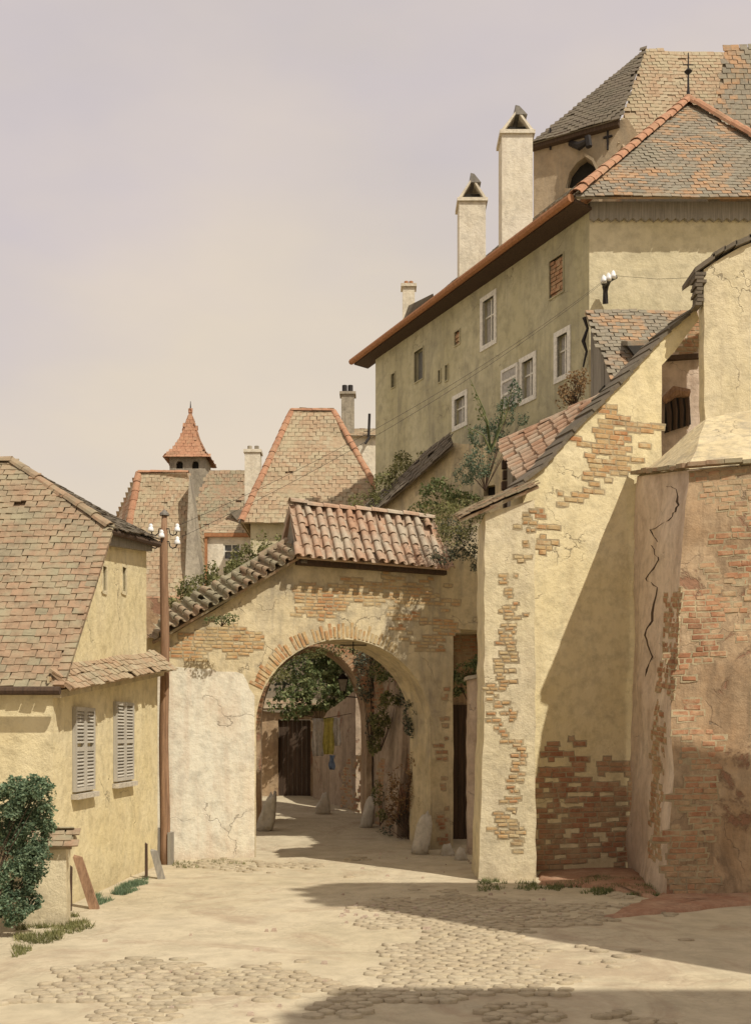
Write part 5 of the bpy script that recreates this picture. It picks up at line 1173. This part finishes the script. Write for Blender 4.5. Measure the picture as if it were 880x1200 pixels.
# ------------------------------------------------------------------ hillside and roof greenery
bush('ivy', 'ivy curtain spilling over the top of the yard wall seen high in the arch', 'ivy', [(P(470, 765, 23.6), (.5, .25, .22)), (P(450, 785, 24.2), (.35, .25, .3)), (P(478, 800, 23.3), (.25, .2, .25))], 2000, .055, M['leaf_green'], P(478, 745, 23.8), 31)
bush('ivy', 'dark ivy clinging round the right jamb of the second archway', 'ivy', [(P(428, 800, 25.1), (.22, .2, .5)), (P(425, 770, 25.1), (.4, .2, .25)), (P(434, 850, 25.1), (.12, .15, .3))], 1500, .05, M['leaf_dark'], P(434, 880, 25.1), 33)
bush('ivy', 'olive creeper hanging from the crown of the second archway', 'ivy', [(P(350, 765, 25.0), (.7, .15, .16)), (P(390, 762, 25.1), (.6, .15, .16)), (P(325, 790, 24.9), (.3, .15, .25))], 1500, .05, M['leaf_olive'], P(370, 745, 25.0), 35)
bush('climbing_shrub', 'blue-green climbing shrub with long bare twigs against the big olive house', 'shrub', [(P(562, 542, 26.6), (.42, .3, .42)), (P(578, 512, 27.0), (.36, .3, .42)), (P(592, 484, 27.0), (.26, .2, .36)), (P(560, 512, 27.2), (.26, .2, .3)), (P(545, 555, 27.0), (.3, .3, .3)), (P(603, 462, 27.0), (.2, .2, .35)), (P(612, 490, 27.1), (.16, .2, .2))], 3600, .055, M['leaf_blue'], P(568, 575, 26.8), 21)
mb = MB(); b0 = P(575, 530, 26.8)
for px, py in ((551, 445), (558, 467), (548, 500), (560, 480), (600, 455), (590, 462)):
    tpt = P(px, py, 26.5); mb.tube([b0, b0.lerp(tpt, .5)+Vector((.1, 0, .1)), tpt], [.025, .018, .006], 5)
    for j in range(14): 
        c = b0.lerp(tpt, random.uniform(.5, 1)); mb2 = None; leaf(mb, c+Vector((random.uniform(-.08, .08), 0, random.uniform(-.08, .08))), .08)
tag(mb.build('bare_branch', M['leaf_green']), 'thin bare twigs sticking out above the blue-green shrub', 'branch')
bush('dry_bush', 'russet dry bush at the foot of the big house beside the plank shed', 'bush', [(P(672, 456, 23.6), (.34, .3, .36)), (P(662, 466, 23.6), (.26, .3, .24)), (P(680, 446, 23.6), (.22, .2, .3))], 700, .06, M['leaf_dry'], P(672, 480, 23.6), 4, nst=14)
bush('wall_shrub', 'mass of dark and pale ivy spilling off the right end of the barrel-tiled roof', 'ivy', [(P(532, 618, 20.9), (.36, .3, .2)), (P(545, 640, 20.9), (.36, .25, .28)), (P(520, 652, 20.8), (.26, .2, .16)), (P(556, 656, 20.9), (.22, .2, .26))], 1700, .05, M['leaf_dark'], P(545, 645, 21.2), 9, nst=1)
bush('wall_shrub', 'pale olive creeper along the top of the tall pier and the arch roof end', 'ivy', [(P(520, 600, 21.2), (.45, .3, .25)), (P(545, 598, 20.6), (.4, .3, .22)), (P(560, 612, 20.5), (.3, .3, .2)), (P(530, 625, 20.6), (.35, .25, .22))], 2200, .045, M['leaf_olive'], P(540, 612, 21.0), 10, nst=1)
bush('slope_shrub', 'low olive shrubs left of the dark raking coping under the big house', 'shrub', [(P(452, 575, 31.0), (.6, .5, .55)), (P(478, 560, 31.2), (.6, .5, .5)), (P(430, 590, 31.0), (.6, .5, .35)), (P(505, 540, 31.0), (.4, .4, .35)), (P(470, 548, 32), (.4, .3, .5))], 4200, .07, M['leaf_olive'], P(460, 600, 31.4), 14)
bush('slope_shrub', 'green plants on the terrace wall right of its raking coping', 'shrub', [(P(515, 575, 28.6), (.55, .3, .35)), (P(545, 590, 28.2), (.5, .3, .3)), (P(500, 595, 28.8), (.5, .3, .2))], 1300, .09, M['leaf_green'], P(520, 600, 28.8), 15)
bush('hedge', 'olive green hedge behind the sloping coping left of the barrel-tiled roof', 'hedge', [(P(240, 690, 25), (.7, .4, .35)), (P(268, 678, 25), (.7, .4, .45)), (P(296, 662, 25.2), (.6, .4, .5)), (P(315, 645, 25.4), (.45, .4, .45)), (P(220, 705, 24.6), (.5, .4, .2))], 5200, .075, M['leaf_olive'], P(268, 720, 25), 16)
bush('roof_moss', 'tuft of yellow-green weeds growing on the lower end of the sloping coping', 'weeds', [(P(255, 728, 19.95), (.3, .1, .10)), (P(270, 724, 20.0), (.2, .1, .08))], 320, .045, M['leaf_green'], P(260, 734, 20.05), 17)

# ------------------------------------------------------------------ unseen house blocks added past the right edge to cast the street shadows
def shade_caster(name, lab, x0, x1, y0, y1, h, rise, mat):
    t = thing(name, lab, 'house', ((x0+x1)/2, (y0+y1)/2, 0)); mb = MB(); mb.cbox(x0, x1, y0, y1, -.3, h); mb.build('wall', M[mat], t)
    mb = MB(); ym = (y0+y1)/2; a, b, c, d = Vector((x0-.15, y0-.15, h)), Vector((x1, y0-.15, h)), Vector((x1, ym, h+rise)), Vector((x0-.15, ym, h+rise)); roof(mb, [a, b, c, d], .3, .25)
    roof(mb, [Vector((x1, y1+.15, h)), Vector((x0-.15, y1+.15, h)), d, c], .3, .25); mb.build('roof', M['tile_old'], t)
shade_caster('added_shade_house', 'unseen tall narrow yellow house block added beyond the right edge to shade the street', 6.7, 12, 7.4, 9.4, 13.2, .8, 'yellow_pale')
shade_caster('added_shade_house', 'second unseen tall yellow house block added at the near right to shade the street', 6.7, 12, -.4, 2.5, 12.6, .8, 'yellow_pale')

# loose cobbles and rubble that stand out of the sand
mb = MB()
for _ in range(110):
    r_ = random.random()
    if r_ < .6: px, py = random.uniform(400, 660), random.gauss(1068, 10)
    elif r_ < .8: px, py = random.uniform(420, 600), random.uniform(1000, 1035)
    else: px, py = random.uniform(60, 420), random.uniform(1080, 1190)
    x, y = G(px, max(py, 985)); s_ = random.uniform(.015, .045)
    mb.hexa([(x-s_, y-s_*.7, -.05), (x+s_, y-s_*.8, -.05), (x+s_*.9, y+s_*.8, -.05), (x-s_*.8, y+s_*.7, -.05), (x-s_*.7, y-s_*.4, s_*.35), (x+s_*.6, y-s_*.5, s_*.45), (x+s_*.5, y+s_*.5, s_*.4), (x-s_*.5, y+s_*.5, s_*.3)])
tag(mb.build('rubble', M['pink']), 'small loose stones scattered over the sandy street', 'rubble', kind='stuff')

# real cobbles worn through the sand, and weeds along the wall feet
M['cobble'] = tiles('worn_cobble', [(.33, .26, .17), (.42, .345, .23), (.38, .31, .21), (.46, .39, .27), (.36, .29, .20)], (.47, .40, .27), .55, 3)
mb = MB(); y = 8.2; row = 0
while y < 21:
    x = -5.2+.08*(row % 2)
    while x < 3.9:
        jx, jy = x+random.uniform(-.03, .03), y+random.uniform(-.03, .03)
        f_ = noise.noise(Vector((jx*.42, jy*.33, 4)))+.5*noise.noise(Vector((jx*1.3, jy*1.3, 8)))
        band = .38*math.exp(-((jy-14.6)/1.5)**2)*sstep(-1.5, .2, jx)+.16*math.exp(-((jy-9.6)/1.2)**2)
        if f_+band > .29+random.uniform(-.08, .12) and abs(jx) < jy*.34 and not (jx > 1.5 and jy > 17.2) and not (jx < -3.2 and jy > 11.5):
            r_ = random.uniform(.066, .092); k = 7; a0 = random.random()*6; h = random.uniform(.001, .013); o = len(mb.v)
            rr = [r_*random.uniform(.8, 1.12) for _ in range(k)]
            for q, z in ((1, -.03), (.97, h*.35), (.6, h*.95)):
                for i in range(k): mb.v.append((jx+math.cos(a0+i*2*math.pi/k)*rr[i]*q*1.15, jy+math.sin(a0+i*2*math.pi/k)*rr[i]*q*.85, z))
            mb.v.append((jx, jy, h))
            for l in range(2):
                for i in range(k): mb.f.append((o+l*k+i, o+l*k+(i+1) % k, o+(l+1)*k+(i+1) % k, o+(l+1)*k+i)); mb.mi.append(0)
            for i in range(k): mb.f.append((o+2*k+i, o+2*k+(i+1) % k, o+3*k)); mb.mi.append(0)
        x += .165
    y += .128; row += 1
tag(mb.build('cobblestones', M['cobble'], smooth=True), kind='structure')
tufts('grass', [(200, 1018), (298, 1012), (298, 1006), (200, 1010)], 130, M['leaf_olive'], .09, 'thin weeds at the foot of the whitewashed wall left of the arch')
tufts('grass', [(560, 1044), (632, 1042), (628, 1034), (560, 1030)], 260, M['leaf_green'], .09, 'thin weeds at the foot of the tall yellow pier')

bush('dry_growth', 'brown dry tangle growing on the brick foot of the yard wall inside the first arch', 'dry growth', [(P(472, 925, 23.0), (.36, .25, .5)), (P(458, 950, 23.4), (.28, .2, .3)), (P(486, 900, 22.9), (.2, .2, .35))], 1500, .05, M['leaf_dry'], P(474, 975, 23.1), 41, nst=8)
bush('low_bush', 'small olive bush between the lane stones at the right foot of the second archway', 'bush', [(P(443, 930, 24.6), (.16, .15, .3)), (P(450, 955, 24.4), (.2, .15, .15))], 500, .05, M['leaf_olive'], P(445, 968, 24.6), 43)
